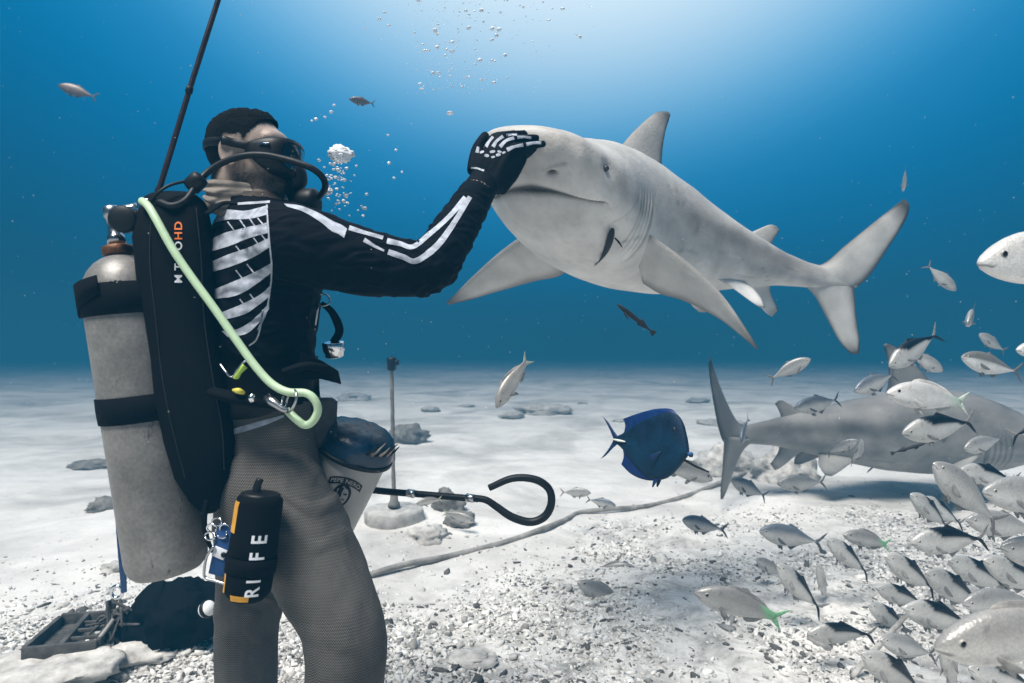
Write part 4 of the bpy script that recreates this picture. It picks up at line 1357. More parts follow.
# --- hooked rod in the left hand
rod = thing('hooked_rod', 'black rod ending in a wide open hook held out past the bucket', 'rod', LG)
V, Fc = tube([pv3(296, 480, 1.80), pv3(372, 490, 1.74), pv3(430, 495, 1.70), pv3(478, 499, 1.68)], [.009, .0095, .0095, .0092], 40, 12)
mesh_obj('shaft', V, Fc, MT['rubber'], rod)
V, Fc = tube([pv3(474, 498, 1.682), pv3(486, 500, 1.678), pv3(497, 507, 1.675), pv3(512, 517, 1.67), pv3(530, 522, 1.67), pv3(544, 517, 1.67), pv3(551, 505, 1.67), pv3(550, 491, 1.67), pv3(541, 482, 1.67), pv3(527, 478, 1.67), pv3(510, 479, 1.67), pv3(489, 488, 1.67)],
             [.0090, .0095, .0105, .011, .011, .011, .0105, .0105, .010, .0095, .009], 110, 14)
mesh_obj('hook', V, Fc, MT['rubber'], rod)
for x_, y_ in ((411, 493.4), (470, 498)):
    V, Fc = lathe(pv3(x_, y_, 1.70 if x_ < 420 else 1.682), (1, -.35, -.07), [(-.012, .009), (-.010, .0112), (.010, .0112), (.012, .009)], 14)
    mesh_obj('tape_band', V, Fc, MT['steel'], rod)
# ------------------------------------------------------------------ fish
FS = np.array([0, .012, .03, .06, .10, .16, .24, .33, .42, .52, .62, .70, .77, .82, .86, .885])
PROF = {   # top, bottom, half width (fractions of total length)
    'jack': ([.0, .024, .042, .066, .092, .120, .143, .154, .153, .138, .108, .076, .045, .025, .014, .006],
             [.0, .018, .034, .055, .079, .108, .134, .148, .147, .132, .103, .072, .043, .023, .013, .006],
             [.0, .012, .022, .034, .044, .053, .060, .062, .060, .052, .040, .028, .018, .012, .008, .004]),
    'chub': ([.0, .018, .036, .062, .090, .120, .146, .157, .154, .138, .110, .084, .062, .050, .046, .040],
             [.0, .018, .034, .054, .074, .096, .114, .120, .116, .104, .084, .066, .052, .044, .042, .038],
             [.0, .016, .028, .042, .054, .064, .070, .071, .066, .056, .042, .030, .020, .014, .010, .005]),
    'remora': ([.0, .012, .018, .026, .034, .042, .048, .050, .048, .044, .036, .028, .022, .018, .018, .012],
               [.0, .014, .020, .028, .036, .044, .050, .052, .048, .042, .034, .026, .020, .016, .016, .012],
               [.0, .020, .030, .038, .044, .048, .050, .050, .046, .040, .032, .024, .018, .013, .010, .005]),
    'tang': ([.0, .050, .110, .205, .280, .325, .338, .322, .290, .244, .190, .135, .085, .050, .036, .026],
             [.0, .024, .044, .078, .130, .200, .265, .300, .300, .275, .215, .150, .086, .048, .034, .024],
             [.0, .020, .030, .042, .052, .060, .064, .064, .060, .052, .042, .031, .022, .017, .012, .006]),
}


def fish_colours(look, s, tz, nzv):
    """body colour by station and height (-1 belly .. 1 back)"""
    k = np.clip((tz + .15 + .12 * nzv) / .7, 0, 1)[:, None]
    if look == 'striped':
        c = np.array((.66, .65, .62)) * (1 - k) + np.array((.48, .47, .45)) * k
        blk = np.clip((tz - .22 - .5 * np.clip((.37 - s) / .1, 0, 3) + np.clip((s - .72) / .10, 0, 1) * 1.0) / .14, 0, 1)[:, None]
        c = c * (1 - blk) + np.array((.006, .007, .011)) * blk
    elif look == 'bluegrey':
        c = np.array((.60, .59, .57)) * (1 - k) + np.array((.15, .175, .21)) * k
    elif look == 'darkback':
        k2 = np.clip((tz + .05) / .25, 0, 1)[:, None]
        c = np.array((.78, .77, .74)) * (1 - k2) + np.array((.20, .19, .175)) * k2
    elif look == 'white':
        c = np.array((.82, .80, .77)) * (1 - k) + np.array((.62, .60, .57)) * k
        gr = np.clip((s - .68) / .14, 0, 1)[:, None] * .5
        c = c * (1 - gr) + np.array((.42, .66, .46)) * gr
    elif look == 'green':
        c = np.array((.52, .51, .49)) * (1 - k) + np.array((.28, .27, .26)) * k
        gr = np.clip((s - .70 + .06 * tz) / .10, 0, 1)[:, None]
        c = c * (1 - gr) + np.array((.22, .50, .27)) * gr
    elif look == 'snapper':
        c = np.array((.66, .64, .60)) * (1 - k) + np.array((.36, .345, .325)) * k
    elif look == 'dim':
        c = np.array((.20, .15, .13)) * (1 - k) + np.array((.12, .085, .075)) * k
    elif look == 'tang':
        c = np.array((.0015, .026, .060)) * (1 - k) + np.array((.001, .016, .042)) * k
    elif look == 'remora':
        b = np.exp(-((tz + .1) / .22) ** 2)[:, None] * .5
        c = np.array((.020, .020, .022)) * (1 - b) + np.array((.055, .055, .057)) * b
    else:      # grey
        c = np.array((.60, .59, .57)) * (1 - k) + np.array((.34, .335, .325)) * k
    gill = np.exp(-((s - .205 - .03 * (1 - tz ** 2)) / .006) ** 2)[:, None] * (np.abs(tz) < .75)[:, None]
    return c * (1 - .35 * gill) * (1 + .10 * nzv[:, None])


MT['tang_skin'] = principled('dark_fish_skin', rough=.6, spec=.25, var=.35, vscale=22, bump=.4, bscale=260, attr=True)
FINCOL = {'striped': (.30, .29, .28), 'bluegrey': (.13, .14, .155), 'darkback': (.16, .155, .15), 'white': (.55, .62, .54), 'green': (.24, .52, .29),
          'snapper': (.52, .53, .42), 'tang': (.002, .022, .085), 'remora': (.014, .014, .016), 'grey': (.24, .235, .23), 'dim': (.12, .09, .08)}


def make_fish(name, label, group, prof, look, head, tail, d, dd=0.0, bend=0.0, roll=0.0, upv=None, cat='fish'):
    Hp, Tp = pv3(*head, d), pv3(*tail, d + dd)
    L = np.linalg.norm(Hp - Tp)
    X = unit(Hp - Tp)
    up = np.array(upv if upv is not None else (0, 0, 1.), float)
    Z = unit(up - X * (up @ X))
    Y = np.cross(Z, X)
    if roll:
        Z, Y = Z * math.cos(roll) + Y * math.sin(roll), Y * math.cos(roll) - Z * math.sin(roll)
    root = thing(name, label, cat, (Hp + Tp) / 2, group)

    def P(s, y, z):
        s = np.asarray(s, float); y = np.asarray(y, float); z = np.asarray(z, float)
        off = bend * np.clip(s - .28, 0, 1) ** 2
        return Hp + L * (-s[..., None] * X + (y + off)[..., None] * Y + z[..., None] * Z)

    big = L / d * FPX > 45
    m = 26 if big else 18
    st = np.interp(np.linspace(0, 1, 40 if big else 26), [0, .12, .3, 1], [.0015, .03, .16, .885])
    T_, B_, W_ = (np.interp(st, FS, a_) for a_ in PROF[prof])
    if big:
        k3 = np.array((.25, .5, .25))
        for A_ in (T_, B_, W_):
            A_[1:-1] = np.convolve(A_, k3, 'same')[1:-1]
    th = np.linspace(0, 2 * np.pi, m, endpoint=False)
    s2, t2 = np.meshgrid(st, th, indexing='ij')
    sn, cs = np.sin(t2), np.cos(t2)
    z = np.where(sn >= 0, T_[:, None], B_[:, None]) * sn
    y = W_[:, None] * np.sign(cs) * np.abs(cs) ** .85
    if prof == 'jack' or prof == 'chub':
        ds = s2 - (.012 + .020 * 0)
        y = y * (1 - .25 * np.exp(-((z + .012 + .2 * s2) / .004) ** 2) * (s2 < .055))      # mouth
    V = P(s2, y, z).reshape(-1, 3)
    nzv = np.array([mnoise.fractal(Vector((a_ * 9 + L * 50, b_ * 30, c_ * 20)), 1, 2, 2) for a_, b_, c_ in zip(s2.ravel(), y.ravel(), z.ravel())])
    col = fish_colours(look, s2.ravel(), sn.ravel(), nzv)
    mth = np.exp(-((z + .010 + .22 * s2) / .0045) ** 2) * (s2 < .06) * (prof != 'remora')
    col = col * (1 - .7 * mth.ravel()[:, None])
    mesh_obj('body', V, grid_faces(len(st), m, True, True, True), MT['fish'] if look not in ('tang', 'remora') else MT['tang_skin'], root, col=np.clip(col, 0, 1))
    fc = np.array(FINCOL[look])

    def addfin(nm, le, te, th_, col_, n=9, mc=5):
        Vf, Ff = fin([P(*q) for q in le], [P(*q) for q in te], th_ * L, n, mc, .25)
        cc = np.tile(np.asarray(col_, float), (len(Vf), 1))
        # rays
        ray = np.repeat(1 + .16 * np.sin(np.arange(n) * 2.3), 2 * mc)
        return mesh_obj(nm, Vf, Ff, MT['fishfin'], root, col=np.clip(cc * ray[:, None], 0, 1))

    t8 = float(np.interp(.84, FS, PROF[prof][0])); b8 = float(np.interp(.84, FS, PROF[prof][1]))
    blk = np.array((.006, .007, .011))
    if prof == 'jack':
        addfin('tail_lobe', [(.85, 0, t8 * .7), (.90, 0, .050), (.95, 0, .105), (1.0, 0, .150)], [(.89, 0, -.010), (.928, 0, .020), (.970, 0, .080), (1.008, 0, .148)], .012, fc * .75, 10)
        addfin('tail_lobe', [(.85, 0, -b8 * .7), (.90, 0, -.050), (.95, 0, -.105), (1.0, 0, -.150)], [(.89, 0, .010), (.928, 0, -.020), (.970, 0, -.080), (1.008, 0, -.148)], .013, blk if look == 'striped' else fc * .6, 10)
        addfin('dorsal_fin', [(.40, 0, .138), (.43, 0, .162), (.46, 0, .182)], [(.80, 0, .026), (.62, 0, .112), (.50, 0, .164)], .008, blk if look == 'striped' else fc * .8)
        addfin('anal_fin', [(.46, 0, -.130), (.50, 0, -.162), (.52, 0, -.182)], [(.80, 0, -.024), (.62, 0, -.110), (.555, 0, -.164)], .008, fc)
        pel, pec = (.30, .096), (.25, .055)
    elif prof == 'chub':
        addfin('tail_fin', [(.84, 0, t8 * .8), (.89, 0, .070), (.95, 0, .105), (1.0, 0, .130)], [(.90, 0, 0), (.925, 0, .034), (.955, 0, .074), (.995, 0, .124)], .012, fc, 10)
        addfin('tail_fin', [(.84, 0, -b8 * .8), (.89, 0, -.066), (.95, 0, -.102), (1.0, 0, -.128)], [(.90, 0, 0), (.925, 0, -.034), (.955, 0, -.074), (.995, 0, -.122)], .012, fc, 10)
        lowc = fish_colours(look, np.array([.4]), np.array([1.]), np.array([0.]))[0] * .85
        addfin('dorsal_fin', [(.27, 0, .140), (.30, 0, .172), (.36, 0, .190)], [(.80, 0, .050), (.66, 0, .132), (.50, 0, .180)], .007, lowc)
        addfin('anal_fin', [(.56, 0, -.090), (.59, 0, -.125), (.63, 0, -.140)], [(.78, 0, -.046), (.74, 0, -.088), (.70, 0, -.120)], .007, lowc)
        fc = lowc
        pel, pec = (.32, .085), (.25, .062)
    elif prof == 'remora':
        addfin('tail_fin', [(.85, 0, .012), (.92, 0, .050), (.98, 0, .062)], [(.87, 0, -.012), (.93, 0, -.050), (.985, 0, -.058)], .02, fc)
        addfin('dorsal_fin', [(.55, 0, .036), (.60, 0, .080)], [(.80, 0, .018), (.70, 0, .052)], .010, fc)
        addfin('anal_fin', [(.55, 0, -.034), (.60, 0, -.076)], [(.80, 0, -.016), (.70, 0, -.050)], .010, fc)
        pel, pec = (.26, .03), (.20, .05)
    else:   # tang
        addfin('tail_fin', [(.83, 0, .030), (.89, 0, .090), (.96, 0, .170), (1.02, 0, .215)], [(.88, 0, -.005), (.905, 0, .040), (.945, 0, .110), (1.0, 0, .190)], .014, fc, 12)
        addfin('tail_fin', [(.83, 0, -.030), (.89, 0, -.085), (.96, 0, -.165), (1.02, 0, -.210)], [(.88, 0, .005), (.905, 0, -.040), (.945, 0, -.110), (1.0, 0, -.185)], .014, fc, 12)
        addfin('dorsal_fin', [(.13, 0, .290), (.22, 0, .362), (.42, 0, .345), (.62, 0, .285), (.79, 0, .215)], [(.80, 0, .050), (.775, 0, .085), (.765, 0, .125), (.765, 0, .165), (.785, 0, .205)], .010, fc * np.array((1, 1, 1.3)), 14, 9)
        addfin('anal_fin', [(.32, 0, -.260), (.40, 0, -.315), (.55, 0, -.325), (.68, 0, -.295), (.775, 0, -.235)], [(.80, 0, -.048), (.775, 0, -.085), (.765, 0, -.125), (.765, 0, -.165), (.785, 0, -.225)], .010, fc * np.array((1, 1, 1.3)), 14, 9)
        for sg in (1, -1):
            Vs, Fs_ = tube([P(.72, sg * .038, .002), P(.78, sg * .030, .002), P(.86, sg * .020, .004), P(.90, sg * .014, .006)], [.006 * L, .012 * L, .010 * L, .004 * L], 16, 8)
            mesh_obj('tail_spine', Vs, Fs_, MT['fishfin'], root, col=np.tile((.62, .66, .60), (len(Vs), 1)))
        V1, F1 = tube([P(.0, .020, -.006), P(-.022, 0, -.008), P(.0, -.020, -.006)], [.014 * L, .022 * L, .014 * L], 12, 10)
        mesh_obj('lips', V1, F1, MT['fishfin'], root, col=np.tile((.010, .060, .170), (len(V1), 1)))
        V1, F1 = tube([P(-.018, .016, -.022), P(-.034, 0, -.022), P(-.018, -.016, -.022)], .010 * L, 10, 8)
        mesh_obj('mouth', V1, F1, MT['rubber'], root)
        pel, pec = (.30, .205), (.26, .070)
    for sg in (1, -1):
        s0, b0 = pel
        if prof != 'remora':
            ln = .085 if prof != 'tang' else .13
            addfin('pelvic_fin', [(s0, sg * .018, -b0 * 1.18), (s0 + .05, sg * .028, -b0 * 1.18 - ln * .7), (s0 + .075, sg * .030, -b0 * 1.18 - ln)],
                   [(s0 + .07, sg * .014, -b0 * 1.22), (s0 + .085, sg * .022, -b0 * 1.18 - ln * .5), (s0 + .09, sg * .028, -b0 * 1.18 - ln * .95)], .006, fc * .9 if prof != 'tang' else fc, 7)
        s0, w0 = pec
        spread = .16 if prof == 'remora' else .05
        dwn = -.02 if prof == 'remora' else -.075
        addfin('pectoral_fin', [(s0, sg * w0 * .93, -.018), (s0 + .07, sg * (w0 + spread * .6), -.018 + dwn * .5), (s0 + .125, sg * (w0 + spread), -.02 + dwn)],
               [(s0 + .012, sg * w0 * .93, -.050), (s0 + .07, sg * (w0 + spread * .45), -.062 + dwn * .6), (s0 + .12, sg * (w0 + spread * .92), -.034 + dwn)], .006,
               fc * (.9 if look != 'tang' else 1), 7)
        # eye: pale iris ring, black pupil
        se, ze, re = {'jack': (.085, .022, .0165), 'chub': (.105, .036, .0195), 'remora': (.07, .008, .010), 'tang': (.145, .190, .020)}[prof]
        we = float(np.interp(se, FS, PROF[prof][2])) * (1 - (ze / float(np.interp(se, FS, PROF[prof][0]))) ** 2) ** .42
        c = P(se, sg * (we - re * .35), ze)
        E_, Fe = ball((0, 0, 0), 1.0, 8, 12)
        out = E_[:, 2]
        ax = sg * Y
        bx_, by_ = X, Z
        Ve = c + L * re * (E_[:, :1] * bx_ + E_[:, 1:2] * by_ + out[:, None] * ax * .8)
        rr_ = np.hypot(E_[:, 0], E_[:, 1])
        iris = np.array((.42, .40, .36)) if look not in ('tang', 'remora') else np.array((.03, .04, .05))
        pr = .80 if prof == 'chub' else .66
        ce = np.where(((rr_ < pr) & (out > 0))[:, None], np.array((.003, .004, .007)), iris)
        mesh_obj('eye', Ve, Fe, MT['eye'], root, col=ce)
    return root


J, G, C = 'jack', 'jack', 'chub'
SJ = 'black striped jacks schooling at the right'
GJ = 'plain grey and bluish jacks around the sharks'
PF = 'pale snappers and chubs over the sand'
FISH = [
    # name, label, group, profile, look, head, tail, distance, extra distance of the tail, bend
    ('chub', 'big pale chub with a dark round eye whose head enters at the right edge', PF, C, 'white', (977, 263), (1150, 256), 1.25, .05, .0),
    ('jack', 'small hazy fish diving head down above the big shark\'s tail tip', GJ, G, 'grey', (903, 191), (907, 167), 4.2, -.18, .1),
    ('jack', 'small bright fish slanting down just right of the big shark\'s tail', GJ, G, 'grey', (956, 291), (926, 264), 3.6, .05, .1),
    ('jack', 'tiny round looking fish under the bright slanting fish at the right', GJ, G, 'grey', (967, 324), (974, 309), 3.3, .20, .0),
    ('striped_jack', 'striped jack steeply tilted with raised tail, highest of the striped ones', SJ, J, 'striped', (889, 367), (938, 332), 2.9, .10, .1),
    ('jack', 'pale fish nosing down right behind the highest striped jack', GJ, G, 'grey', (943, 371), (906, 351), 3.3, -.05, .0),
    ('jack', 'fish with dark back and white belly near the right edge', GJ, G, 'darkback', (961, 357), (1020, 373), 2.9, .06, .06),
    ('jack', 'faint hazy fish above the white bellied fish at the right', GJ, G, 'grey', (979, 334), (1006, 352), 4.6, .05, .0),
    ('chub', 'pale fish nose peeping in at the right edge beside the white bellied fish', PF, C, 'white', (1016, 350), (1070, 352), 3.0, .05, .0),
    ('jack', 'pale fish climbing to the right between the two sharks', GJ, G, 'grey', (811, 359), (767, 379), 3.6, .06, -.12),
    ('chub', 'white chub with a mint green tail base in front of the dark shark\'s dorsal fin', PF, C, 'white', (886, 393), (974, 404), 2.2, .04, .06),
    ('striped_jack', 'striped jack directly beneath the white chub', SJ, J, 'striped', (902, 434), (978, 421), 2.35, .06, .05),
    ('jack', 'small pale fish facing right over the dark shark\'s flank', GJ, G, 'grey', (858, 440), (826, 454), 3.5, .08, .1),
    ('jack', 'narrow small fish seen nearly end on over the dark shark\'s flank', GJ, G, 'grey', (862, 441), (856, 461), 3.3, .20, .0),
    ('jack', 'oval pale fish over the dark shark\'s gill slits', GJ, G, 'grey', (964, 449), (1004, 438), 2.9, .08, .0),
    ('jack', 'bluish fish level over the dark shark\'s back', GJ, G, 'bluegrey', (794, 409), (843, 399), 3.3, .06, .0),
    ('jack', 'bluish fish with bright snout beside the dark shark\'s dorsal fin', GJ, G, 'bluegrey', (854, 392), (898, 373), 3.0, .08, .0),
    ('jack', 'narrow bluish fish head on at the root of the dark shark\'s tail', GJ, G, 'bluegrey', (741, 444), (747, 417), 3.6, .16, .0),
    ('snapper', 'pale snapper half hidden behind the blue tang', PF, C, 'snapper', (713, 480), (652, 461), 2.7, .0, .0),
    ('jack', 'small pale fish facing right in front of the bare sand', GJ, G, 'grey', (591, 493), (560, 492), 4.2, .04, .0),
    ('jack', 'small bluish fish over the rope left of the tang', GJ, G, 'bluegrey', (616, 506), (586, 499), 4.0, .06, .0),
    ('snapper', 'pale snapper diving head down over the sand left of the tang', PF, C, 'snapper', (496, 408), (530, 356), 2.7, .12, .1),
    ('jack', 'blue backed jack with tall dark tail below the tang', GJ, G, 'bluegrey', (682, 520), (722, 530), 3.2, .10, .2),
    ('jack', 'blue backed jack with wide forked tail under the dark shark\'s belly', GJ, G, 'bluegrey', (759, 531), (822, 542), 2.9, .06, .05),
    ('chub', 'large grey chub with a bright green tail over the coral rubble', PF, C, 'green', (694, 592), (786, 620), 2.1, .04, .08),
    ('chub', 'smaller pale chub with a green tail left of the large green tailed one', PF, C, 'green', (577, 582), (628, 609), 3.2, .05, .1),
    ('chub', 'faint pale fish facing right above the rubble with greenish tail', PF, C, 'green', (635, 567), (588, 575), 3.6, .05, .0),
    ('chub', 'thin end on fish with greenish tail hanging over the rubble', PF, C, 'green', (654, 558), (647, 583), 3.7, .22, .0),
    ('jack', 'slim pale fish nosing up left beside the striped jacks', GJ, G, 'grey', (756, 559), (785, 577), 3.2, .06, .0),
    ('striped_jack', 'striped jack tilted steeply, leftmost of the striped ones', SJ, J, 'striped', (777, 565), (819, 610), 2.7, .06, .05),
    ('striped_jack', 'narrow striped jack upright beside the leftmost striped one', SJ, J, 'striped', (818, 565), (827, 603), 2.9, .14, .0),
    ('striped_jack', 'faint striped jack angled down above the upright striped one', SJ, J, 'striped', (827, 539), (869, 575), 2.9, .06, .05),
    ('chub', 'pale chub with a dark eye and green tail between striped jacks', PF, C, 'green', (843, 535), (892, 546), 3.0, .05, .0),
    ('striped_jack', 'striped jack lying level low over the rubble', SJ, J, 'striped', (808, 634), (873, 632), 2.4, .06, .05),
    ('striped_jack', 'striped jack angled down under the dark shark\'s pectoral fin', SJ, J, 'striped', (910, 494), (951, 529), 2.6, .06, .08),
    ('striped_jack', 'striped jack mostly hidden behind the one under the shark fin', SJ, J, 'striped', (922, 498), (963, 526), 2.85, .06, .0),
    ('striped_jack', 'boldest striped jack with widely forked black tail', SJ, J, 'striped', (910, 543), (989, 538), 2.0, .05, .03),
    ('jack', 'large grey fish pointing up left near the right edge', GJ, G, 'grey', (933, 463), (996, 524), 2.0, .06, .0),
    ('jack', 'large grey fish with white belly cut by the right edge', GJ, G, 'grey', (982, 492), (1086, 500), 1.8, .05, .0),
    ('jack', 'large grey fish at the right edge below the white bellied one', GJ, G, 'grey', (1000, 547), (1095, 562), 1.85, .05, .0),
    ('striped_jack', 'striped jack angled down below the boldest striped one', SJ, J, 'striped', (885, 556), (937, 591), 2.3, .06, .05),
    ('striped_jack', 'striped jack right of and just under the angled one', SJ, J, 'striped', (925, 572), (985, 608), 2.15, .06, .05),
    ('striped_jack', 'striped jack cut by the right edge', SJ, J, 'striped', (983, 560), (1052, 592), 2.0, .05, .0),
    ('striped_jack', 'striped jack just above the big foreground fish head', SJ, J, 'striped', (903, 608), (976, 626), 1.9, .05, .05),
    ('striped_jack', 'faint striped jack over the top of the pale stick', SJ, J, 'striped', (876, 588), (926, 604), 2.6, .05, .0),
    ('chub', 'very large dark eyed grey fish filling the bottom right corner', PF, C, 'snapper', (934, 648), (1120, 624), 1.0, .04, .0),
    ('striped_jack', 'striped jack cut by the bottom edge right of the pale stick', SJ, J, 'striped', (861, 653), (927, 694), 1.9, .05, .05),
    ('striped_jack', 'striped jack pointing straight up under the big corner fish', SJ, J, 'striped', (943, 638), (958, 694), 1.8, .12, .0),
    ('chub', 'small pale fish in front of the hooked rod near the concrete base', PF, C, 'snapper', (416, 504), (443, 499), 1.6, .02, .0),
    ('chub', 'small pale fish facing right among the stones by the concrete base', PF, C, 'snapper', (475, 522), (443, 511), 4.2, .05, .0),
    ('jack', 'small reddish fish alone in the open water at top left', GJ, G, 'dim', (58, 85), (98, 98), 7.5, .06, .05),
    ('jack', 'small dark fish alone in the open water above the diver\'s arm', GJ, G, 'dim', (349, 99), (375, 104), 6.5, .05, .1),
    ('jack', 'pale fish under the dark shark\'s belly in front of a stone', GJ, G, 'grey', (777, 484), (828, 482), 3.5, .04, .0),
    ('jack', 'dark grey fish with upright tail left of the stones', GJ, G, 'bluegrey', (731, 480), (767, 497), 3.4, .08, .0),
    ('striped_jack', 'striped jack tucked under the boldest striped one near its tail', SJ, J, 'striped', (948, 560), (1012, 590), 2.5, .05, .05),
    ('striped_jack', 'striped jack above the big corner fish, second from the right edge', SJ, J, 'striped', (958, 588), (1018, 628), 2.3, .05, .05),
    ('jack', 'plain grey jack peeping from behind the big corner fish', GJ, G, 'grey', (962, 604), (1040, 600), 1.7, .05, .05),
    ('striped_jack', 'small striped jack beside the top of the pale stick', SJ, J, 'striped', (868, 604), (912, 634), 2.7, .05, .05),
    ('striped_jack', 'striped jack at the bottom edge under the corner fish', SJ, J, 'striped', (968, 668), (1040, 690), 1.7, .05, .05),
    ('jack', 'plain grey jack at right edge between the two large grey fish', GJ, G, 'grey', (966, 520), (1040, 530), 2.3, .05, .05),
    ('striped_jack', 'striped jack high at the right edge above the large white bellied fish', SJ, J, 'striped', (960, 470), (1018, 482), 2.5, .05, .05),
    ('jack', 'pale jack low at the bottom right beneath the pale stick', GJ, G, 'grey', (880, 640), (936, 655), 2.2, .05, .05),
    ('striped_jack', 'striped jack leaving the frame at the right, only tail in view', SJ, J, 'striped', (1075, 416), (1007, 437), 2.4, .04, .0),
]
for name, label, group, prof, look, head, tail, d, dd, bend in FISH:
    make_fish(name, label, group, prof, look, head, tail, d, dd, bend + RNG.normal(0, .09), RNG.normal(0, .13))
make_fish('blue_tang', 'deep blue tang with a pale tail spine facing the lens over the sand', None, 'tang', 'tang', (689, 453), (612, 438), 1.60, .25, -.22, .06)
SR = 'slim dark remoras by the sharks'
dsh = shark_d(608, 250)
make_fish('remora', 'dark remora clinging below the pale shark\'s jaw', SR, 'remora', 'remora', (613, 228), (602, 270), shark_d(613, 228) - .03, shark_d(602, 268) - shark_d(613, 228), .25, 0, (-.3, -1, .1))
make_fish('remora', 'dark remora with paddle tail swimming under the pale shark', SR, 'remora', 'remora', (617, 304), (655, 334), 1.85, .03, .06, .5)
make_fish('remora', 'small thin remora against the dark shark\'s side', SR, 'remora', 'remora', (926, 443), (891, 453), 2.6, .03, .25, .4)
strand = thing('bait_strand', 'thin dark strand trailing from the blue tang\'s mouth', 'strand', pv3(696, 466, 1.6))
V, Fc = tube([pv3(683, 459, 1.58), pv3(695, 466, 1.60), pv3(709, 472, 1.62)], [.0035, .003, .0022], 14, 7)
mesh_obj('strand', V, Fc, MT['rubber'], strand)

# ------------------------------------------------------------------ bubbles
bm_ = bpy.data.materials.new('air_bubble'); bm_.use_nodes = True
t = NT(bm_.node_tree)
b = t.n('ShaderNodeBsdfPrincipled', inp={'Base Color': (.95, .97, 1, 1), 'Roughness': .06, 'Transmission Weight': .25, 'IOR': 1.28, 'Specular IOR Level': .8})
t.n('ShaderNodeOutputMaterial', inp={0: b.outputs[0]})
MT['bubble'] = bm_
Vb, Fb = ball((0, 0, 0), 1.0, 7, 10)
protos = []
for k in range(4):
    nz = vnoise(Vb, 1.3, 11 + 5 * k, 2)
    me = bpy.data.meshes.new('bubble')
    me.from_pydata((Vb * (1 + .30 * nz[:, None]) * np.array((1, .9, .38 + .12 * k))).tolist(), [], [list(f_) for f_ in Fb])
    me.polygons.foreach_set('use_smooth', [True] * len(me.polygons))
    me.materials.append(bm_)
    protos.append(me)


def bubble(p_, r, label, group):
    o = bpy.data.objects.new('bubble', random.choice(protos))
    COL.objects.link(o)
    o.location = p_; o.scale = (r, r, r)
    o.rotation_euler = (random.uniform(-.3, .3), random.uniform(-.3, .3), random.uniform(0, 6))
    INV[o] = Matrix.Translation(Vector(p_))
    tag(o, label, 'bubble', group)


rb = random.Random(11)
LB, GB = 'small air bubble in the loose cloud rising to the bright surface', 'bubbles rising near the top'
for _ in range(188):
    y_ = 96 * rb.random() ** 1.15 - 6
    x_ = 455 + rb.gauss(0, 1) * (22 + .22 * (96 - y_)) + (rb.random() < .16) * rb.uniform(20, 90)
    bubble(pv3(x_, y_, rb.uniform(2.6, 3.2)), rb.choice((.0026, .0032, .004, .005, .0065, .010)) * rb.uniform(.7, 1.2), LB, GB)
for x_, y_, r_ in ((450, 113, .013), (388, 135, .006), (396, 150, .006), (389, 163, .007), (394, 178, .006), (402, 172, .005), (331, 112, .007), (325, 117, .006), (334, 105, .006), (316, 119, .008), (312, 121, .006), (549, 20, .009)):
    bubble(pv3(x_, y_, 2.3), r_, 'stray air bubble apart from the rising cloud', 'stray bubbles')
for _ in range(95):
    u_ = rb.random()
    y_ = 150 + 66 * u_
    x_ = 337 + 8 * u_ * rb.uniform(-.5, 1.4) + rb.gauss(0, 5 + 7 * u_)
    if x_ < 326 and y_ > 172:
        x_ += 14
    bubble(pv3(x_, y_, rb.uniform(1.58, 1.75)), rb.choice((.0022, .003, .0038, .005, .006)) * rb.uniform(.8, 1.2), 'air bubble streaming from the diver\'s mouthpiece', 'exhaled bubbles')
Vc, Fcc = ball((0, 0, 0), 1.0, 22, 34)
nz = vnoise(Vc, 2.6, 3, 4)
V = pv3(339, 154, 1.65) + Vc * (1 + .34 * nz[:, None]) * np.array((.030, .024, .022)) + np.array((1, 0, -.35)) * (np.abs(Vc[:, :1]) * .006)
big = mesh_obj('bubble', V, Fcc, bm_); tag(big, 'largest white dome shaped bubble ahead of the diver\'s face', 'bubble', 'exhaled bubbles')
V = pv3(328, 191, 1.62) + Vc * (1 + .28 * nz[::-1, None]) * np.array((.012, .010, .009))
big = mesh_obj('bubble', V, Fcc, bm_); tag(big, 'medium white bubble right beside the regulator hose', 'bubble', 'exhaled bubbles')

V, Fc = [], []
Vs, Fs_ = ball((0, 0, 0), 1.0, 5, 7)
for k in range(420):
    y_ = 100 * rb.random() ** .9 - 6
    x_ = 452 + rb.gauss(0, 1) * (18 + .26 * (100 - y_)) + (rb.random() < .15) * rb.uniform(20, 90)
    c = pv3(x_, y_, rb.uniform(2.5, 3.3)); r_ = rb.choice((.0014, .0018, .0024))
    n_ = len(V) * len(Vs)
    V.append(Vs * r_ * np.array((1.1, 1, .6)) + c); Fc += [[i + n_ for i in q] for q in Fs_]
o = mesh_obj('fine_bubbles', np.vstack(V), Fc, bm_); tag(o, kind='stuff')

# drifting specks in the water: far too many to count, one joined mesh
V, Fc = [], []
Vs, Fs_ = ball((0, 0, 0), 1.0, 4, 6)
for k in range(700):
    d_ = rb.uniform(.9, 4.5)
    c = pv3(rb.uniform(-60, 1084), rb.uniform(-40, 480), d_)
    r_ = rb.choice((.0006, .0008, .0011)) * d_ ** .5
    n_ = len(V) * len(Vs)
    V.append(Vs * r_ * np.array((1, 1, .7)) + c); Fc += [[i + n_ for i in q] for q in Fs_]
o = mesh_obj('drifting_specks', np.vstack(V), Fc, principled('speck', (.6, .6, .58), .8, trans=.3)); tag(o, kind='stuff')
# ------------------------------------------------------------------ things on the seabed
def ground_at(px, py):
    o = np.array((0, 0, CAMH)); q = unit(np.array(at(px, py, 1.0)) - o)
    tt = .8
    for _ in range(4000):
        p_ = o + q * tt
        if p_[2] <= ground_z(p_[0], p_[1]):
            break
        tt += .004 + .0008 * tt
    return p_


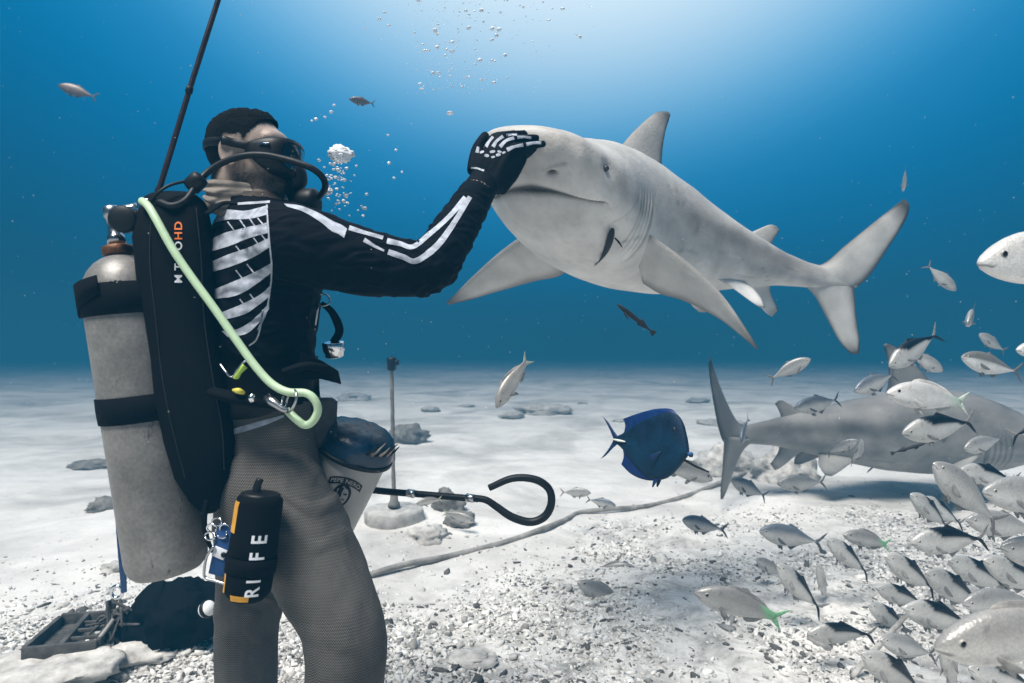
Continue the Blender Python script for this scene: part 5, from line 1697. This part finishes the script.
MT['rock'] = principled('pale_coral_rock', (.50, .48, .45), .95, spec=.1, var=.45, vscale=14, bump=.9, bscale=60)
MT['dkrock'] = principled('weedy_rock', (.20, .19, .175), .95, spec=.1, var=.5, vscale=14, bump=.9, bscale=60)
MT['farrock'] = principled('silted_coral', (.42, .405, .38), .95, spec=.1, var=.4, vscale=5, bump=.9, bscale=20)
Vr, Fr = ball((0, 0, 0), 1.0, 22, 32)


def rock(px, py, wpx, hfrac, label, mat='rock', group=None, seed=0, name='rock'):
    g = ground_at(px, py)
    d = g[1]
    r = wpx / 2 / FPX * d
    nz = vnoise(Vr, 1.2, 3.3 * seed + 1, 4)
    n2 = vnoise(Vr, 4.5, 2.1 * seed + 4, 3)
    V = Vr * (1 + .38 * nz[:, None] + .14 * n2[:, None]) * np.array((r, r * .8, r * hfrac))
    V = V + g + np.array((0, r * .6, r * hfrac * .35))
    o = mesh_obj(name, V, Fr, MT[mat])
    tag(o, label, 'rock', group)
    return o


ROCKS = [(792, 484, 62, .75, 'large pale stone under the dark shark, the right of two', 'rock'), (731, 474, 58, .60, 'large pale stone under the dark shark, the left of two', 'rock'),
         (98, 512, 34, .5, 'knobbly grey stone on the sand left of the tank', 'dkrock'), (86, 470, 42, .30, 'low smooth stone on the hazy sand at far left', 'dkrock'), (110, 573, 26, .5, 'small pale stone beside the blue strap', 'rock'),
         (426, 543, 40, .50, 'rounded pale stone right of the concrete base', 'rock'), (447, 512, 34, .8, 'upright greyish stone behind the small fish', 'dkrock'), (458, 528, 30, .7, 'small knobbly stone among the fish by the base', 'dkrock'),
         (408, 444, 38, .7, 'dark bushy coral lump on the sand behind the pole', 'dkrock'), (30, 690, 120, .25, 'broad encrusted rock in the bottom left corner', 'rock'), (128, 668, 70, .35, 'encrusted rock beneath the black bag', 'rock'), (470, 668, 46, .2, 'low bleached coral lump at the bottom edge', 'rock')]
for i, (px_, py_, w_, h_, lb, mt) in enumerate(ROCKS):
    rock(px_, py_, w_, h_, lb, mt, None, i)
for i, (px_, py_, w_) in enumerate(((466, 404, 16), (546, 412, 52), (511, 416, 26), (582, 401, 10), (620, 419, 14), (350, 398, 30), (725, 424, 44), (700, 400, 22), (430, 409, 20))):
    rock(px_, py_ + 3, w_, .22 + .08 * (i % 3), 'dim coral lump on the far hazy sand', 'farrock', 'coral lumps on the far sand', 20 + i, 'coral_lump')

# pole standing in a concrete disc
g = ground_at(394, 521)
stand = thing('marker_pole', 'thin pole standing upright in a round concrete base', 'pole', g)
MT['concrete'] = principled('encrusted_concrete', (.48, .465, .44), .9, spec=.15, var=.3, vscale=16, bump=.8, bscale=60)
rD = 29 / FPX * g[1]
V, Fc = lathe(g - np.array((0, 0, .03)), (0, .02, 1), [(0, rD), (.10, rD * 1.01), (.118, rD * .97), (.124, rD * .90), (.122, .02)], 44)
V = V + vnoise(V, 14, 2, 3)[:, None] * .008
mesh_obj('concrete_base', V, Fc, MT['concrete'], stand)
pt0 = g + np.array((0, 0, .07)); hP = (519 - 372) / FPX * g[1]
V, Fc = tube([pt0, pt0 + np.array((-.01, 0, hP * .5)), pt0 + np.array((-.02, 0, hP))], [.015, .014, .013], 20, 14)
V = V + vnoise(V, 30, 2, 2)[:, None] * .003
mesh_obj('pole', V, Fc, MT['dkrock'], stand)
V, Fc = lathe(pt0, (0, 0, 1), [(.03, .02), (.035, .045), (.06, .040), (.075, .03), (.13, .026), (.14, .018)], 18)
mesh_obj('collar', V, Fc, MT['dkrock'], stand)
tp = pt0 + np.array((-.02, 0, hP))
V, Fc = join(lathe(tp, (0, 0, 1), [(-.05, .022), (-.045, .034), (.03, .036), (.045, .030), (.05, .01)], 16), tube([tp + np.array((-.02, 0, .0)), tp + np.array((.05, 0, .012))], [.026, .022], 6, 12))
mesh_obj('top_fitting', V, Fc, MT['rubber'], stand)

# rope lying over the sand
MT['rope'] = principled('silted_rope', (.30, .285, .265), .95, spec=.1, var=.5, vscale=8, bump=.9, bscale=90)
rp = [(352, 583), (400, 571), (450, 558), (505, 544), (548, 531), (566, 521), (580, 514), (610, 513), (650, 507), (690, 496), (722, 485), (745, 474)]
RP = [ground_at(*q) + np.array((0, 0, .012 + .018 * (i % 3 == 1))) for i, q in enumerate(rp)]
V, Fc = tube(RP, [.016, .018, .018, .018, .017, .017, .018, .019, .019, .019, .019], 220, 10)
ro = thing('rope', 'silted rope snaking over the sand from the diver to the dark shark', 'rope', RP[5])
mesh_obj('rope', V, Fc, MT['rope'], ro)

# pale stick in the lower right
stick = thing('stick', 'pale bare stick slanting up among the fish at lower right', 'stick', ground_at(858, 672))
a0, a1 = ground_at(852, 678), None
V, Fc = tube([a0 + np.array((0, 0, .004)), pv3(884, 640, a0[1] - .02), pv3(917, 604, a0[1] - .03)], [.011, .010, .008], 24, 10)
V = V + vnoise(V, 30, 2, 2)[:, None] * .002
mesh_obj('stick', V, Fc, MT['rock'], stick)

# tray on the near left mound
q0 = ground_at(66, 655)
zt = q0[2] + .062


def on_plane(px, py, z):
    o = np.array((0, 0, CAMH)); q = np.array(at(px, py, 1.0)) - o
    return o + q * ((z - CAMH) / q[2])


A_, B_, C_, D_ = (on_plane(*q, zt) for q in ((62, 614), (114, 611), (97, 641), (22, 648)))
tray = thing('crate', 'shallow dark slatted crate lying open on the sand at lower left', 'crate', (A_ + B_ + C_ + D_) / 4 - np.array((0, 0, .085)))
MT['wood'] = principled('waterlogged_wood', (.085, .082, .078), .85, spec=.2, var=.5, vscale=14, bump=.7, bscale=80)


def beam(name, p_, q_, w_, h_, mat='wood', par=None, dz=0):
    p_, q_ = np.array(p_) + (0, 0, dz), np.array(q_) + (0, 0, dz)
    ax = unit(q_ - p_); sd = unit(np.cross(ax, (0, 0, 1))); up_ = np.cross(sd, ax)
    V, Fc = box((p_ + q_) / 2, ax * np.linalg.norm(q_ - p_) / 2, sd * w_, up_ * h_, .18)
    return mesh_obj(name, V, Fc, MT[mat], par or tray)


for p_, q_ in ((A_, B_), (D_, C_)):
    beam('side_board', p_, q_, .008, .028, dz=-.026)
ins = .012
for p_, q_ in ((A_, D_), (B_, C_)):
    v_ = unit(q_ - p_)
    beam('end_board', p_ + v_ * ins, q_ - v_ * ins, .008, .026, dz=-.027)
for f_ in (.5,):
    beam('divider', A_ + (B_ - A_) * f_ - (0, 0, .0), D_ + (C_ - D_) * f_, .009, .022, dz=-.022)
for i in range(6):
    f_ = (i + .5) / 6
    p_, q_ = A_ + (D_ - A_) * f_, B_ + (C_ - B_) * f_
    v_ = unit(q_ - p_)
    beam('floor_slat', p_ + v_ * .012, q_ - v_ * .012, .022, .005, dz=-.044)
for i in range(3):
    f_ = (i + 1) / 4
    p_ = (A_ + (B_ - A_) * .53) + ((D_ + (C_ - D_) * .53) - (A_ + (B_ - A_) * .53)) * f_
    q_ = B_ + (C_ - B_) * f_
    beam('cross_bar', p_, q_ - unit(q_ - p_) * .012, .006, .006, dz=-.012)

# slumped black bag, white float, blue strap, frayed rope bundle
g = ground_at(176, 640)
n3 = vnoise(Vr, 1.4, 8, 4)
V = Vr * (1 + .30 * n3[:, None]) * np.array((.185, .13, .125)) + g + np.array((-.02, .02, .085))
V2 = Vr * (1 + .30 * n3[::-1, None]) * np.array((.10, .09, .07)) + g + np.array((-.10, -.01, .06))
VV, _, FF = remesh([(V, Fr), (V2, Fr)], .012, 3)
VV = VV + vnoise(VV * np.array((1, 1, .6)), 14, 6, 4)[:, None] * np.array((.018, .022, .026))
bag = mesh_obj('bag', VV, FF, MT['nylon']); tag(bag, 'slumped black bag on the rock behind the tank', 'bag')
g2 = ground_at(206, 622)
fl = thing('float', 'small white and black float between the bag and the legs', 'float', pv3(207, 609, 2.25))
c = pv3(207, 609, 2.25)
V, Fc = ball(c, .030, 12, 20)
mesh_obj('ball', V, Fc, principled('white_plastic', (.78, .78, .76), .4, var=.08), fl)
V, Fc = lathe(c, (.8, -.3, .4), [(-.004, .0305), (.000, .0325), (.008, .0320), (.012, .028)], 20)
mesh_obj('band', V, Fc, MT['rubber'], fl)
sp = thing('blue_strap', 'narrow blue strap hanging down behind the tank to the bag', 'strap', pv3(123, 590, 2.0))
V, Fc = tube([pv3(119, 520, 1.80), pv3(121, 550, 1.9), pv3(123, 575, 2.0), pv3(124, 592, 2.1)], .009, 24, 8, flat=.3)
mesh_obj('strap', V, Fc, MT['blue_web'], sp)
V, Fc = tube([pv3(117 + 5.5 * math.cos(a_), 592 + 6 * math.sin(a_), 2.1) for a_ in np.linspace(0, 2 * np.pi, 24)], .006, 50, 8)
mesh_obj('ring', V, Fc, MT['chrome'], sp)
rbn = thing('rope_bundle', 'shaggy frayed rope bundle between the crate and the black bag', 'rope', ground_at(122, 640))
gb = ground_at(120, 646)
for j in range(34):
    a_ = RNG.uniform(0, 6.28); r_ = RNG.uniform(.01, .07)
    p0 = gb + np.array((r_ * math.cos(a_), r_ * math.sin(a_) * .7, RNG.uniform(.01, .05)))
    p1 = gb + np.array((-.01 + RNG.normal(0, .03), RNG.normal(0, .02), RNG.uniform(.08, .2)))
    p2 = gb + np.array((RNG.normal(0, .06), RNG.normal(-.02, .03), RNG.uniform(.0, .12)))
    V, Fc = tube([p0, p1, p2], [.005, .006, .004], 16, 6)
    mesh_obj('strand', V, Fc, MT['wood'], rbn)
V, Fc = tube([gb + np.array((0, -.04, .12)), gb + np.array((-.03, -.12, .04)), ground_at(100, 655) + np.array((0, 0, .02)), ground_at(84, 664) + np.array((0, 0, .012))], .007, 40, 8)
mesh_obj('strand', V, Fc, MT['rope'], rbn)

# ------------------------------------------------------------------ coral rubble: thousands of broken pieces
rs = np.random.default_rng(5)


def rubble(name, N, yr, size, mat, thresh, seed):
    rs = np.random.default_rng(seed)
    bmx = bmesh.new(); bmesh.ops.create_icosphere(bmx, subdivisions=1, radius=1)
    iv = np.array([v.co[:] for v in bmx.verts]); bmx.verts.index_update()
    fi = np.array([[v.index for v in f_.verts] for f_ in bmx.faces]); bmx.free()
    P_, S_ = [], []
    while len(P_) < N:
        y = yr[0] + (yr[1] - yr[0]) * rs.random() ** 1.5
        x = rs.uniform(-1, 1) * y * .92
        mk = rubble_mask(x, y) * max(.06, min(1.1, .42 + 1.5 * fbm(x, y, 1.15, 4, 33)))
        mk += .9 * math.exp(-(((x + 1.75) / 1.0) ** 2 + ((y - 2.35) / .4) ** 2))
        if rs.random() * thresh < mk:
            P_.append((x, y, ground_z(x, y))); S_.append(math.exp(rs.normal(math.log(size), .5)))
    P_ = np.array(P_); S_ = np.array(S_)
    n = len(P_)
    ab = rs.normal(size=(n, 4)); ab /= np.linalg.norm(ab, axis=1)[:, None]
    w_, x_, y_, z_ = ab.T
    R = np.stack([1 - 2 * (y_ ** 2 + z_ ** 2), 2 * (x_ * y_ - z_ * w_), 2 * (x_ * z_ + y_ * w_), 2 * (x_ * y_ + z_ * w_), 1 - 2 * (x_ ** 2 + z_ ** 2), 2 * (y_ * z_ - x_ * w_),
                  2 * (x_ * z_ - y_ * w_), 2 * (y_ * z_ + x_ * w_), 1 - 2 * (x_ ** 2 + y_ ** 2)], 1).reshape(n, 3, 3)
    sc = S_[:, None] * np.stack([rs.uniform(.8, 2.0, n), rs.uniform(.6, 1.1, n), rs.uniform(.3, .7, n)], 1)
    loc = iv[None] * (1 + rs.normal(0, .18, (n, len(iv), 1))) * sc[:, None]
    V = np.einsum('nij,nkj->nki', R, loc) * np.array((1, 1, .7)) + P_[:, None] + np.array((0, 0, .10)) * S_[:, None, None]
    V = V.reshape(-1, 3)
    Fc = (fi[None] + (np.arange(n) * len(iv))[:, None, None]).reshape(-1, 3)
    tone = np.clip(rs.choice([.12, .30, .52, .70, .80], n, p=[.13, .12, .20, .29, .26]) * rs.uniform(.85, 1.1, n), 0, .85)
    col = np.repeat(tone, len(iv))[:, None] * np.array((1, .97, .92))
    me = bpy.data.meshes.new(name)
    me.vertices.add(len(V)); me.vertices.foreach_set('co', V.ravel())
    me.loops.add(Fc.size); me.loops.foreach_set('vertex_index', Fc.ravel().astype(np.int32))
    me.polygons.add(len(Fc)); me.polygons.foreach_set('loop_start', np.arange(0, Fc.size, 3, dtype=np.int32))
    me.update(calc_edges=True)
    a = me.color_attributes.new('Col', 'FLOAT_COLOR', 'POINT')
    c4 = np.ones((len(V), 4)); c4[:, :3] = col
    a.data.foreach_set('color', c4.ravel())
    me.materials.append(mat)
    o = bpy.data.objects.new(name, me); COL.objects.link(o)
    tag(o, kind='stuff')
    return o


MT['rubble'] = principled('coral_rubble', rough=.95, spec=.1, var=.25, vscale=50, bump=.5, bscale=200, attr=True)
rubble('coral_rubble', 62000, (1.7, 6.2), .0068, MT['rubble'], 1.0, 5)
